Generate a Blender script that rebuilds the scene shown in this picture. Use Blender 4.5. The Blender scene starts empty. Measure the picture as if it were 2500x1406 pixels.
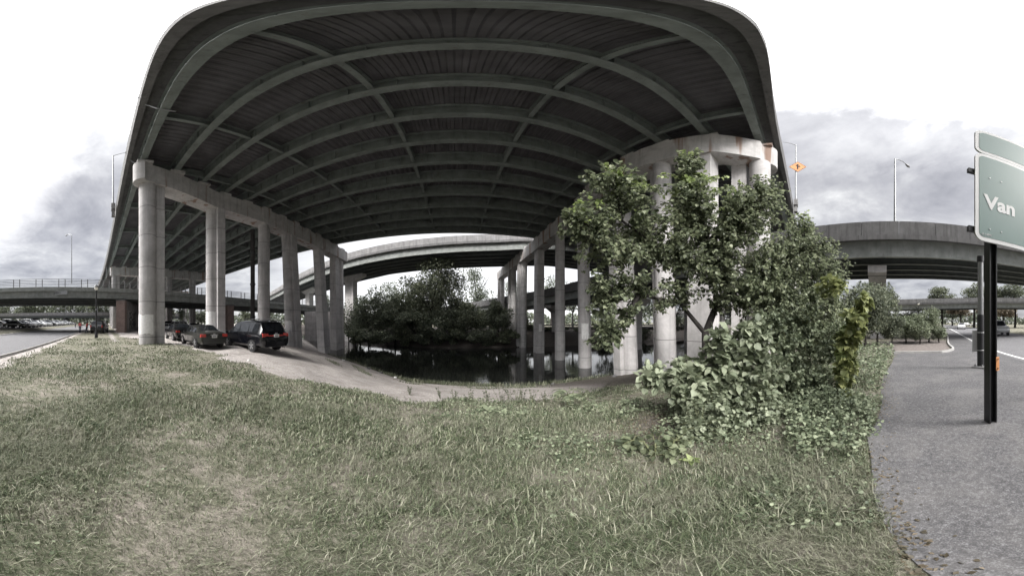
import bpy, math, random
import numpy as np
from mathutils import Vector, Matrix, noise as mnoise
random.seed(7); rng = np.random.default_rng(7)
S = bpy.context.scene
COL = S.collection
PI = math.pi
EYE = 1.6
SC = 541.0            # photograph pixels per radian of the panorama

def az(px): return (px - 1110.0) / SC
def el(py): return (787.0 - py) / SC
def at(px, py, d):
    "point seen at photo pixel (px,py), d metres away over the ground"
    a = az(px)
    return Vector((d*math.sin(a), d*math.cos(a), EYE + d*math.tan(el(py))))
def flat(px, d):
    a = az(px); return (d*math.sin(a), d*math.cos(a))

# ------------------------------------------------------------------ terrain
NX = [-300,-200,-60,-36,-19,-11,-3.6,5,14,30,60,200,300]
NY = [210,150,62,46,28.8,23.4,17.4,15.7,15.2,14.5,14,10,8]
FX = [-300,-200,-60,-36,-25,-8,14,30,60,200,300]
FY = [225,165,76,60,52,41.5,40.5,38,37,33,31]
WATER = -3.2
def sstep(a, b, x):
    t = np.clip((x-a)/(b-a), 0, 1); return t*t*(3-2*t)
def gz(x, y):
    x = np.asarray(x, float); y = np.asarray(y, float)
    yn = np.interp(x, NX, NY); yf = np.interp(x, FX, FY)
    zn = np.interp(yn-y, [-2.0,0,5.5,9,12.5,16], [-4.0,-3.25,-1.9,-1.1,-.35,0])
    zf = np.interp(y-yf, [-2.5,0,2,6,14,30], [-4.0,-3.25,-2.2,-1.0,-.25,0])
    z = np.where(y < (yn+yf)/2, zn, zf)
    z = z + 0.5*sstep(-12.6,-14.0,y)*sstep(-26,-36,x)
    bump = .05*np.sin(x*.9+.4*y)*np.sin(y*.8-.3*x) + .03*np.sin(x*2.3+1)*np.sin(y*2.1)
    fl = sstep(1.0, 3.0, yn-y)
    return z + bump*fl*sstep(0.0, 2.0, y + .55*np.maximum(x,0))
def g1(x, y): return float(gz(x, y))
GX = [-120,-40,-25,-17,-13,-7.4,-5.2,-3.8,-2,0,2.4,5,8,12,20]
GY = [1.2,1.4,1.6,4.2,5.4,5.0,5.2,6.3,6.5,6.5,6.4,7.2,8.5,11,12]
def wob(x, y):
    return .5*np.sin(x*1.7+y*.6)+.35*np.sin(x*3.1-y*2.3+1)+.25*np.sin(y*5.3+x*4.1)
def gravel(x, y):
    x = np.asarray(x, float); y = np.asarray(y, float)
    yn = np.interp(x, NX, NY)
    m = sstep(-.5, .6, y - np.interp(x, GX, GY) + .55*wob(x, y))
    m = m*(1-.65*sstep(4, 9, x)) * (y < yn+3)
    v = sstep(-3.3,-3.7,y+.3*wob(x,y))*sstep(-5.2,-4.6,y)*(x < -6)      # worn verge beside the road
    foot = np.exp(-((y-(.6+.02*(x+25)))/.55)**2)*(x < -18)*(x > -40)
    return np.clip(np.maximum(m, np.maximum(.62*v, .6*foot)), 0, 1)
def patchy(x, y):
    return .5+.25*np.sin(x*1.1+1.3*np.sin(y*.9))+.25*np.sin(y*1.35-1.1*np.sin(x*.7)+2)

# ------------------------------------------------------------------ materials
def newmat(name):
    m = bpy.data.materials.new(name); m.use_nodes = True
    nt = m.node_tree; nt.nodes.clear()
    out = nt.nodes.new('ShaderNodeOutputMaterial'); b = nt.nodes.new('ShaderNodeBsdfPrincipled')
    nt.links.new(b.outputs[0], out.inputs[0])
    return m, nt, b, out
def N(nt, t, **k):
    n = nt.nodes.new(t)
    for a, v in k.items():
        if hasattr(n, a): setattr(n, a, v)
        else: n.inputs[a].default_value = v
    return n
def ramp(nt, src, stops):
    r = nt.nodes.new('ShaderNodeValToRGB'); e = r.color_ramp.elements
    while len(e) < len(stops): e.new(.5)
    for i, (p, c) in enumerate(stops):
        e[i].position = p; e[i].color = (*c, 1) if len(c) == 3 else c
    nt.links.new(src, r.inputs[0]); return r.outputs[0]
def mixc(nt, f, a, b, mode='MIX'):
    m = nt.nodes.new('ShaderNodeMix'); m.data_type = 'RGBA'; m.blend_type = mode
    for sock, v in ((0, f), (6, a), (7, b)):
        if isinstance(v, (int, float)): m.inputs[sock].default_value = v
        elif isinstance(v, tuple): m.inputs[sock].default_value = (*v, 1) if len(v) == 3 else v
        else: nt.links.new(v, m.inputs[sock])
    return m.outputs[2]
def math_(nt, op, a, b=0.0):
    m = nt.nodes.new('ShaderNodeMath'); m.operation = op
    for i, v in enumerate((a, b)):
        if isinstance(v, (int, float)): m.inputs[i].default_value = v
        else: nt.links.new(v, m.inputs[i])
    return m.outputs[0]
def pos(nt, scale=(1,1,1)):
    g = nt.nodes.new('ShaderNodeNewGeometry'); mp = nt.nodes.new('ShaderNodeMapping')
    mp.inputs['Scale'].default_value = scale
    nt.links.new(g.outputs['Position'], mp.inputs[0]); return mp.outputs[0]
def tex(nt, vec, scale, detail=5, rough=.6, dist=0):
    n = nt.nodes.new('ShaderNodeTexNoise'); n.inputs['Scale'].default_value = scale
    n.inputs['Detail'].default_value = detail; n.inputs['Roughness'].default_value = rough
    n.inputs['Distortion'].default_value = dist
    nt.links.new(vec, n.inputs['Vector']); return n.outputs['Fac']
def bump(nt, b, h, st=.3, dist=.02):
    n = nt.nodes.new('ShaderNodeBump'); n.inputs['Strength'].default_value = st; n.inputs['Distance'].default_value = dist
    nt.links.new(h, n.inputs['Height']); nt.links.new(n.outputs[0], b.inputs['Normal'])
def plain(name, c, rough=.6, metal=0.0, var=.25, scale=3.0, spec=.5, coat=0.0):
    m, nt, b, o = newmat(name)
    v = tex(nt, pos(nt), scale)
    k1 = tuple(x*(1-var) for x in c); k2 = tuple(min(1, x*(1+var)) for x in c)
    nt.links.new(ramp(nt, v, [(.3, k1), (.7, k2)]), b.inputs['Base Color'])
    b.inputs['Roughness'].default_value = rough; b.inputs['Metallic'].default_value = metal
    b.inputs['Specular IOR Level'].default_value = spec
    if coat: b.inputs['Coat Weight'].default_value = coat; b.inputs['Coat Roughness'].default_value = .05
    return m
def concrete(name, c, streak=.5, joint=0.0, rust=0.0, vjoint=0.0):
    m, nt, b, o = newmat(name)
    p = pos(nt)
    n1 = tex(nt, p, .8, 7, .7, .5); n2 = tex(nt, p, 9, 4, .6)
    st = tex(nt, pos(nt, (2.2, 2.2, .12)), 1.6, 4, .6)
    col = ramp(nt, n1, [(.3, tuple(x*.68 for x in c)), (.7, tuple(x*1.14 for x in c))])
    col = mixc(nt, ramp(nt, n2, [(.35, (0,0,0)), (.75, (.22,.22,.22))]), col, tuple(x*.6 for x in c))
    col = mixc(nt, ramp(nt, st, [(.5, (0,0,0)), (.78, (streak,)*3)]), col, tuple(x*.42 for x in c))
    if joint:
        sx = nt.nodes.new('ShaderNodeSeparateXYZ'); nt.links.new(p, sx.inputs[0])
        f = math_(nt, 'FRACT', math_(nt, 'DIVIDE', math_(nt, 'ADD', sx.outputs[2], 20.3), joint))
        ln = math_(nt, 'LESS_THAN', f, .02)
        col = mixc(nt, math_(nt, 'MULTIPLY', ln, .85), col, tuple(x*.35 for x in c))
    if rust:
        r = tex(nt, pos(nt, (1, 1.0, .07)), 1.1, 3, .5, .2)
        col = mixc(nt, ramp(nt, r, [(.56, (0,0,0)), (.63, (rust,)*3)]), col, (.20, .105, .06))
    nt.links.new(col, b.inputs['Base Color']); b.inputs['Roughness'].default_value = .88
    b.inputs['Specular IOR Level'].default_value = .25
    bump(nt, b, n2, .35, .015)
    return m
def leafmat(name, stops, trans=.35, rough=.5, dark=.35):
    m, nt, b, o = newmat(name)
    g = nt.nodes.new('ShaderNodeNewGeometry')
    c = ramp(nt, g.outputs['Random Per Island'], stops)
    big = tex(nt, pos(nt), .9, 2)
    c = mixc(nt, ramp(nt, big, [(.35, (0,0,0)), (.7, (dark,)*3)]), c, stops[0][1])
    nt.links.new(c, b.inputs['Base Color']); b.inputs['Roughness'].default_value = rough
    b.inputs['Specular IOR Level'].default_value = .35
    t = nt.nodes.new('ShaderNodeBsdfTranslucent'); nt.links.new(c, t.inputs[0])
    mx = nt.nodes.new('ShaderNodeMixShader'); mx.inputs[0].default_value = trans
    nt.links.new(b.outputs[0], mx.inputs[1]); nt.links.new(t.outputs[0], mx.inputs[2])
    nt.links.new(mx.outputs[0], o.inputs[0])
    return m
M = {}
def steelmat(name, c, rust=.5):
    m, nt, b, o = newmat(name)
    v = tex(nt, pos(nt), 1.3, 5); f = tex(nt, pos(nt, (1,1,.35)), 4.5, 6, .7); st = tex(nt, pos(nt, (1.4,1.4,.15)), 2.0, 4)
    col = ramp(nt, v, [(.3, tuple(x*.75 for x in c)), (.7, tuple(x*1.2 for x in c))])
    col = mixc(nt, ramp(nt, st, [(.55, (0,0,0)), (.75, (.45,)*3)]), col, tuple(x*.45 for x in c))
    col = mixc(nt, ramp(nt, f, [(.60, (0,0,0)), (.68, (rust,)*3)]), col, (.11,.075,.055))
    nt.links.new(col, b.inputs['Base Color']); b.inputs['Roughness'].default_value = .6; b.inputs['Specular IOR Level'].default_value = .3
    return m
M['conc'] = concrete('pier concrete', (.54,.522,.52), .55, joint=2.6)
M['conc_cap'] = concrete('cap concrete', (.55,.535,.53), .5, rust=.75)
M['conc_par'] = concrete('parapet concrete', (.26,.255,.255), .85)
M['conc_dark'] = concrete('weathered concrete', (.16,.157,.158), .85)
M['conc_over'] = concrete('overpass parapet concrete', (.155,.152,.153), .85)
M['conc_wall'] = concrete('abutment concrete', (.30,.285,.285), .7, joint=1.8)
M['pale'] = plain('cover paint', (.80,.79,.78), .8, var=.12, scale=6)
M['steel'] = steelmat('green grey girder paint', (.185,.207,.198))
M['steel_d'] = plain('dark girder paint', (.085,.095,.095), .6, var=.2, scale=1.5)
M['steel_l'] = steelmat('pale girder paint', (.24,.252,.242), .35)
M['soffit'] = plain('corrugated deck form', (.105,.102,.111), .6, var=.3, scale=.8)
M['galv'] = plain('galvanised steel', (.27,.275,.28), .45, .6, .12, 4)
M['galv_d'] = plain('dull galvanised rail', (.22,.22,.225), .55, .3, .15, 4)
M['black'] = plain('black paint', (.018,.018,.02), .45, var=.3)
M['rubber'] = plain('tyre rubber', (.022,.022,.023), .85)
M['chrome'] = plain('alloy', (.55,.55,.56), .3, .8, .1)
M['glass'] = plain('tinted car glass', (.015,.017,.02), .04, spec=.8, var=.2)
M['red_l'] = plain('red lamp lens', (.45,.05,.04), .2, var=.2, coat=.5)
M['white_l'] = plain('clear lamp lens', (.7,.7,.7), .15, var=.1, coat=.5)
M['plate'] = plain('plate', (.7,.7,.68), .5, var=.05)
M['orange'] = plain('orange sign', (.74,.34,.15), .55, var=.06)
M['sign'] = plain('green sign sheeting', (.115,.18,.168), .5, var=.06, scale=1)
M['sign_w'] = plain('white sign sheeting', (.60,.60,.60), .5, var=.05)
M['lampglass'] = plain('lamp globe', (.75,.73,.66), .3, var=.05)
M['bark'] = plain('bark', (.032,.028,.026), .95, var=.45, scale=9)
M['stem'] = plain('green stem', (.13,.14,.07), .7, var=.3, scale=9)
M['paper'] = plain('paper notice', (.55,.55,.55), .8, var=.08, scale=8)
M['skin'] = plain('skin', (.22,.13,.09), .6, var=.1)
M['red_c'] = plain('red shirt', (.52,.10,.10), .9, var=.15, scale=12)
M['navy_c'] = plain('dark trousers', (.03,.035,.06), .9, var=.2, scale=12)
M['grey_c'] = plain('grey clothes', (.16,.16,.17), .9, var=.2, scale=12)
M['hair'] = plain('dark hair', (.015,.012,.01), .7)
M['graf'] = plain('black spray paint', (.03,.03,.035), .7, var=.2)
def paint(name, c, rough=.25): return plain(name, c, rough, .15, .06, 2, .5, .8)
M['p_navy'] = paint('navy car paint', (.004,.0045,.007))
M['p_olive'] = paint('dark grey car paint', (.035,.036,.033), .3)
M['p_black'] = paint('black car paint', (.008,.008,.009))
M['p_white'] = paint('white car paint', (.68,.68,.68))
M['p_silver'] = paint('silver car paint', (.38,.385,.39))
M['p_grey'] = paint('grey car paint', (.12,.12,.125))
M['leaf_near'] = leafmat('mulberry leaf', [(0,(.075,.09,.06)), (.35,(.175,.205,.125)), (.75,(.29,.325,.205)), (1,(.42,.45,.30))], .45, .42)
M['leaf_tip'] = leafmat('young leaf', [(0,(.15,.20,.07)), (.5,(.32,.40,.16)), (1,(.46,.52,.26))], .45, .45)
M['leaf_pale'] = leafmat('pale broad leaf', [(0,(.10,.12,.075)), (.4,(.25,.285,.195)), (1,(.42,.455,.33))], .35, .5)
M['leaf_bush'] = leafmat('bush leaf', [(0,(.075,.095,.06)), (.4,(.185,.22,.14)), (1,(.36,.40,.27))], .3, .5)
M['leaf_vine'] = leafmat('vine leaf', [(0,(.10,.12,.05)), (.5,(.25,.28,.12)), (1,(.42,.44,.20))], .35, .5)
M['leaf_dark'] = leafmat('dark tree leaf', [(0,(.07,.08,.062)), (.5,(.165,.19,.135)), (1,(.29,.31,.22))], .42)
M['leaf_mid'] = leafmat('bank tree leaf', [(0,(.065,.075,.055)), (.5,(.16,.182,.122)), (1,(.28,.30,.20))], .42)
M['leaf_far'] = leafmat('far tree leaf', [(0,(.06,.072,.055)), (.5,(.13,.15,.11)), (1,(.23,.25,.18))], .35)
M['leaf_brown'] = leafmat('browning tree leaf', [(0,(.07,.06,.04)), (.5,(.16,.13,.09)), (1,(.27,.22,.16))], .35)
def dry(m, c1, sc, amt):
    nt = m.node_tree; b = [n for n in nt.nodes if n.type == 'BSDF_PRINCIPLED'][0]; src = b.inputs['Base Color'].links[0].from_socket
    k = ramp(nt, tex(nt, pos(nt), sc, 5, .65, .6), [(.42, (0,0,0)), (.66, (amt,)*3)])
    c = mixc(nt, k, src, c1)
    for l in list(src.links):
        if l.to_node.type in ('BSDF_PRINCIPLED','BSDF_TRANSLUCENT'): nt.links.new(c, l.to_socket)
M['grass'] = leafmat('grass blade', [(0,(.04,.055,.03)), (.35,(.09,.118,.062)), (.66,(.165,.195,.112)), (.84,(.29,.30,.21)), (1,(.46,.45,.36))], .25, .6, .25)

dry(M['grass'], (.30,.29,.225), 1.7, .55)
def brick_mat():
    m, nt, b, o = newmat('brick')
    g = nt.nodes.new('ShaderNodeNewGeometry'); sx = nt.nodes.new('ShaderNodeSeparateXYZ'); nt.links.new(g.outputs['Position'], sx.inputs[0])
    cb = nt.nodes.new('ShaderNodeCombineXYZ'); nt.links.new(math_(nt, 'ADD', sx.outputs[0], sx.outputs[1]), cb.inputs[0]); nt.links.new(sx.outputs[2], cb.inputs[1])
    br = nt.nodes.new('ShaderNodeTexBrick'); br.inputs['Scale'].default_value = 3.2
    br.inputs['Color1'].default_value = (.20,.125,.105,1); br.inputs['Color2'].default_value = (.28,.19,.165,1); br.inputs['Mortar'].default_value = (.30,.28,.27,1)
    br.inputs['Mortar Size'].default_value = .03; br.inputs['Brick Width'].default_value = .7; br.inputs['Row Height'].default_value = .26
    nt.links.new(cb.outputs[0], br.inputs['Vector'])
    d = tex(nt, pos(nt), 1.2)
    nt.links.new(mixc(nt, ramp(nt, d, [(.45,(0,0,0)),(.8,(.5,)*3)]), br.outputs['Color'], (.09,.07,.065)), b.inputs['Base Color'])
    b.inputs['Roughness'].default_value = .9; bump(nt, b, br.outputs['Fac'], -.4, .01)
    return m
M['brick'] = brick_mat()
def asphalt(name, c, worn, wear=.5, fine=90):
    m, nt, b, o = newmat(name)
    p = pos(nt)
    f = math_(nt, 'ADD', math_(nt, 'MULTIPLY', tex(nt, p, fine, 3, .8), .55), math_(nt, 'MULTIPLY', tex(nt, p, fine*.22, 4, .8), .45)); big = tex(nt, p, 1.1, 8, .75, .3)
    col = ramp(nt, f, [(.36, tuple(x*.55 for x in c)), (.5, c), (.62, tuple(x*2.2 for x in c))])
    col = mixc(nt, ramp(nt, big, [(.45, (0,0,0)), (.72, (wear*.7,)*3)]), col, mixc(nt, f, tuple(x*.7 for x in worn), tuple(min(1,x*1.3) for x in worn)))
    cr = N(nt, 'ShaderNodeTexVoronoi', feature='DISTANCE_TO_EDGE'); cr.inputs['Scale'].default_value = .33
    nt.links.new(pos(nt), cr.inputs['Vector'])
    nt.links.new(mixc(nt, math_(nt, 'MULTIPLY', math_(nt, 'LESS_THAN', math_(nt, 'ADD', cr.outputs['Distance'], math_(nt, 'MULTIPLY', big, .02)), .0092), .45), col, tuple(x*.4 for x in c)), b.inputs['Base Color'])
    b.inputs['Roughness'].default_value = .9; b.inputs['Specular IOR Level'].default_value = .25
    bump(nt, b, f, .5, .006)
    return m
M['path'] = asphalt('path asphalt', (.088,.086,.089), (.19,.182,.178), .8)
M['road'] = asphalt('road asphalt', (.125,.123,.128), (.19,.186,.186), .6)
M['lot'] = asphalt('lot asphalt', (.15,.147,.15), (.2,.195,.195), .5)
M['kerb'] = concrete('kerb concrete', (.42,.41,.40), .3)
M['line'] = plain('road line paint', (.7,.7,.68), .8, var=.2, scale=5)
def ground_mat():
    m, nt, b, o = newmat('ground')
    p = pos(nt)
    at_ = nt.nodes.new('ShaderNodeAttribute'); at_.attribute_name = 'gravel'
    ft = nt.nodes.new('ShaderNodeAttribute'); ft.attribute_name = 'bank'
    f = tex(nt, p, 55, 4, .7); mid = tex(nt, p, 7, 5, .65); big = tex(nt, p, .9, 7, .75, .5)
    f2 = math_(nt, 'ADD', math_(nt, 'MULTIPLY', f, .45), math_(nt, 'MULTIPLY', tex(nt, p, 17, 5, .8), .55))
    gr = ramp(nt, f2, [(.36, (.20,.185,.178)), (.5, (.42,.385,.365)), (.62, (.68,.64,.615))])
    gr = mixc(nt, ramp(nt, big, [(.42, (0,0,0)), (.68, (.7,)*3)]), gr, (.21,.19,.175))
    sod = ramp(nt, mid, [(.3, (.055,.06,.04)), (.5, (.12,.125,.085)), (.72, (.30,.275,.235))])
    sod = mixc(nt, ramp(nt, f, [(.35, (0,0,0)), (.7, (.6,)*3)]), sod, (.24,.225,.18))
    sod = mixc(nt, ramp(nt, tex(nt, p, 1.7, 5, .65, .6), [(.47, (0,0,0)), (.68, (.65,)*3)]), sod, mixc(nt, f, (.22,.19,.17), (.46,.40,.37)))
    edge = math_(nt, 'ADD', at_.outputs['Fac'], math_(nt, 'MULTIPLY', math_(nt, 'SUBTRACT', mid, .5), .9))
    col = mixc(nt, ramp(nt, edge, [(.4, (0,0,0)), (.58, (1,1,1))]), sod, gr)
    litter = ramp(nt, tex(nt, p, 14, 5, .75), [(.35, (.035,.03,.028)), (.55, (.10,.088,.08)), (.75, (.24,.21,.19))])
    col = mixc(nt, ft.outputs['Fac'], col, litter)
    nt.links.new(col, b.inputs['Base Color']); b.inputs['Roughness'].default_value = .95
    b.inputs['Specular IOR Level'].default_value = .15
    bump(nt, b, math_(nt, 'ADD', f, mid), .8, .03)
    return m
M['ground'] = ground_mat()
def water_mat():
    m, nt, b, o = newmat('creek water')
    b.inputs['Base Color'].default_value = (.012,.013,.012,1); b.inputs['Roughness'].default_value = .03
    b.inputs['Specular IOR Level'].default_value = .55
    w = tex(nt, pos(nt, (1,1.6,1)), 1.3, 3, .5, .4)
    bump(nt, b, w, .10, .06)
    return m
M['water'] = water_mat()

# ------------------------------------------------------------------ mesh helpers
class MB:
    def __init__(s): s.v = []; s.f = []
    def add(s, vs, fs):
        o = len(s.v); s.v += [tuple(v) for v in vs]; s.f += [tuple(i+o for i in f) for f in fs]
    def box(s, c, d, rz=0.0, taper=1.0, tx=None):
        cx, cy, cz = c; hx, hy, hz = d[0]/2, d[1]/2, d[2]/2
        ca, sa = math.cos(rz), math.sin(rz); vs = []
        for k, q in ((-1, 1.0), (1, taper)):
            for (i, j) in ((-1,-1),(1,-1),(1,1),(-1,1)):
                x, y = i*hx*q, j*hy*q
                if tx and k == 1: x += tx[0]; y += tx[1]
                vs.append((cx+x*ca-y*sa, cy+x*sa+y*ca, cz+k*hz))
        s.add(vs, [(3,2,1,0),(4,5,6,7),(0,1,5,4),(1,2,6,5),(2,3,7,6),(3,0,4,7)])
    def prism(s, poly, z0, z1, off=(0,0)):
        n = len(poly)
        vs = [(x, y, z0) for x, y in poly]+[(x+off[0], y+off[1], z1) for x, y in poly]
        s.add(vs, [tuple(range(n-1,-1,-1)), tuple(range(n, 2*n))]+[(i, (i+1) % n, n+(i+1) % n, n+i) for i in range(n)])
    def tube(s, pts, rad, n=8, cap=True):
        pts = [Vector(p) for p in pts]; m = len(pts)
        rad = [float(q) for q in rad] if hasattr(rad, "__len__") else [rad]*m
        rings = []; up = Vector((0,0,1))
        for i, p in enumerate(pts):
            t = (pts[min(i+1,m-1)]-pts[max(i-1,0)]); t = t.normalized() if t.length > 1e-9 else up
            a = t.cross(Vector((1,.13,.07)) if abs(t.z) > .9 else up).normalized(); b = t.cross(a)
            if rings and a.dot(rings[-1]) < 0: a = -a; b = -b
            rings.append(a)
            s.v += [tuple(p + rad[i]*(math.cos(2*PI*k/n)*a + math.sin(2*PI*k/n)*b)) for k in range(n)]
        o = len(s.v)-m*n
        for i in range(m-1):
            for k in range(n):
                s.f.append((o+i*n+k, o+i*n+(k+1) % n, o+(i+1)*n+(k+1) % n, o+(i+1)*n+k))
        if cap: s.f.append(tuple(o+k for k in range(n-1,-1,-1))); s.f.append(tuple(o+(m-1)*n+k for k in range(n)))
    def lathe(s, c, prof, n=16):
        o = len(s.v); m = len(prof)
        for r, z in prof:
            for k in range(n): s.v.append((c[0]+r*math.cos(2*PI*k/n), c[1]+r*math.sin(2*PI*k/n), c[2]+z))
        for i in range(m-1):
            for k in range(n): s.f.append((o+i*n+k, o+i*n+(k+1) % n, o+(i+1)*n+(k+1) % n, o+(i+1)*n+k))
        s.f.append(tuple(o+k for k in range(n-1,-1,-1))); s.f.append(tuple(o+(m-1)*n+k for k in range(n)))
    def sweep(s, path, prof, side=1, closed=True):
        "prof = (lateral, dz): lateral runs to the left of the path when side=1"
        P = [Vector(p) for p in path]; m = len(P); n = len(prof); o = len(s.v)
        for i, p in enumerate(P):
            t = (P[min(i+1,m-1)]-P[max(i-1,0)]); t.z = 0; t.normalize()
            nx, ny = -t.y*side, t.x*side
            for l, dz in prof: s.v.append((p.x+nx*l, p.y+ny*l, p.z+dz))
        for i in range(m-1):
            for k in range(n if closed else n-1):
                s.f.append((o+i*n+k, o+i*n+(k+1) % n, o+(i+1)*n+(k+1) % n, o+(i+1)*n+k))
        if closed:
            s.f.append(tuple(o+k for k in range(n-1,-1,-1))); s.f.append(tuple(o+(m-1)*n+k for k in range(n)))
    def build(s, name, mat, parent=None, smooth=None, loc=None):
        me = bpy.data.meshes.new(name); me.from_pydata(s.v, [], s.f); me.update()
        import bmesh
        bm = bmesh.new(); bm.from_mesh(me); bmesh.ops.recalc_face_normals(bm, faces=bm.faces); bm.to_mesh(me); bm.free()
        if mat: me.materials.append(mat)
        if smooth is not None:
            me.shade_smooth(); me.set_sharp_from_angle(angle=math.radians(smooth))
        return link(name, me, parent, loc)
def link(name, me, parent=None, loc=None):
    o = bpy.data.objects.new(name, me); COL.objects.link(o)
    if parent is not None:
        o.parent = parent
        if loc is None: o.matrix_parent_inverse = Matrix.Translation(-parent.location) if parent.rotation_euler.z == 0 else parent_inv(parent)
    if loc is not None: o.location = loc
    return o
def parent_inv(p): return (Matrix.Translation(p.location) @ Matrix.Rotation(p.rotation_euler.z, 4, 'Z')).inverted()
def tag(o, label, cat, group=None, kind=None):
    if label: o['label'] = label
    if cat: o['category'] = cat
    if group: o['group'] = group
    if kind: o['kind'] = kind
    return o
def thing(name, label, cat, loc=(0,0,0), rz=0.0, group=None):
    o = bpy.data.objects.new(name, None); COL.objects.link(o); o.location = loc; o.rotation_euler = (0,0,rz)
    o.empty_display_size = .3
    return tag(o, label, cat, group)
def dup(root, loc, rz=0.0, scale=None, label=None, group=None, cat=None):
    kids = {}
    for c in root.children: kids[c] = list(c.children)
    r = root.copy(); COL.objects.link(r); r.location = loc; r.rotation_euler = (0,0,rz)
    if scale: r.scale = scale if hasattr(scale, '__len__') else (scale,)*3
    if label: r['label'] = label
    if group: r['group'] = group
    for c, sub in kids.items():
        k = c.copy(); COL.objects.link(k); k.parent = r
        for g in sub:
            q = g.copy(); COL.objects.link(q); q.parent = k
    return r
def structure(name, mb, mat, smooth=None):
    o = mb.build(name, mat, None, smooth); o['kind'] = 'structure'; return o
def npmesh(name, V, F, mat, parent=None, loc=None, smooth=False):
    "V (n,3); F list of index arrays with equal width each"
    me = bpy.data.meshes.new(name); me.vertices.add(len(V)); me.vertices.foreach_set('co', np.ascontiguousarray(V, dtype=np.float32).ravel())
    nl = sum(f.size for f in F); npol = sum(len(f) for f in F)
    me.loops.add(nl); me.polygons.add(npol)
    me.loops.foreach_set('vertex_index', np.concatenate([f.ravel() for f in F]).astype(np.int32))
    tot = np.concatenate([np.full(len(f), f.shape[1]) for f in F]); st = np.concatenate([[0], np.cumsum(tot)[:-1]])
    me.polygons.foreach_set('loop_start', st.astype(np.int32))
    me.update(calc_edges=True); me.validate()
    me.materials.append(mat)
    if smooth: me.shade_smooth()
    return link(name, me, parent, loc)
def unit(a): return a/np.maximum(np.linalg.norm(a, axis=1, keepdims=True), 1e-9)
def leaf_arrays(C, D, Nn, s, wide=.8, fold=.25, simple=False):
    "C base points, D directions, Nn normals, s lengths"
    D = unit(D); B = unit(np.cross(Nn, D)); Nn = np.cross(D, B); s = s[:, None]; n = len(C); w = wide*s*.5
    if simple:
        V = np.stack([C, C+.45*s*D+w*B+fold*w*Nn, C+s*D, C+.45*s*D-w*B+fold*w*Nn], 1).reshape(-1, 3)
        i = np.arange(n)[:, None]*4
        return V, [np.concatenate([i+[[0,1,2]], i+[[0,2,3]]])]
    V = np.stack([C, C+.18*s*D+.9*w*B+fold*w*Nn, C+.55*s*D+.95*w*B+fold*w*Nn, C+s*D-.12*s*Nn,
                  C+.55*s*D-.95*w*B+fold*w*Nn, C+.18*s*D-.9*w*B+fold*w*Nn, C+.5*s*D], 1).reshape(-1, 3)
    i = np.arange(n)[:, None]*7
    return V, [np.concatenate([i+[[0,1,2,6]], i+[[0,6,4,5]]]), np.concatenate([i+[[6,2,3]], i+[[6,3,4]]])]
def randn(n): return rng.normal(size=(n, 3))
def textmesh(name, body, size, mat, parent, mw, bold=0.0, extrude=.004):
    cu = bpy.data.curves.new(name, 'FONT'); cu.body = body; cu.size = size; cu.offset = bold; cu.extrude = extrude
    t = bpy.data.objects.new('t', cu); COL.objects.link(t)
    dg = bpy.context.evaluated_depsgraph_get(); dg.update()
    me = bpy.data.meshes.new_from_object(t.evaluated_get(dg)); bpy.data.objects.remove(t)
    me.transform(mw); me.materials.clear(); me.materials.append(mat)
    return link(name, me, parent)
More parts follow.
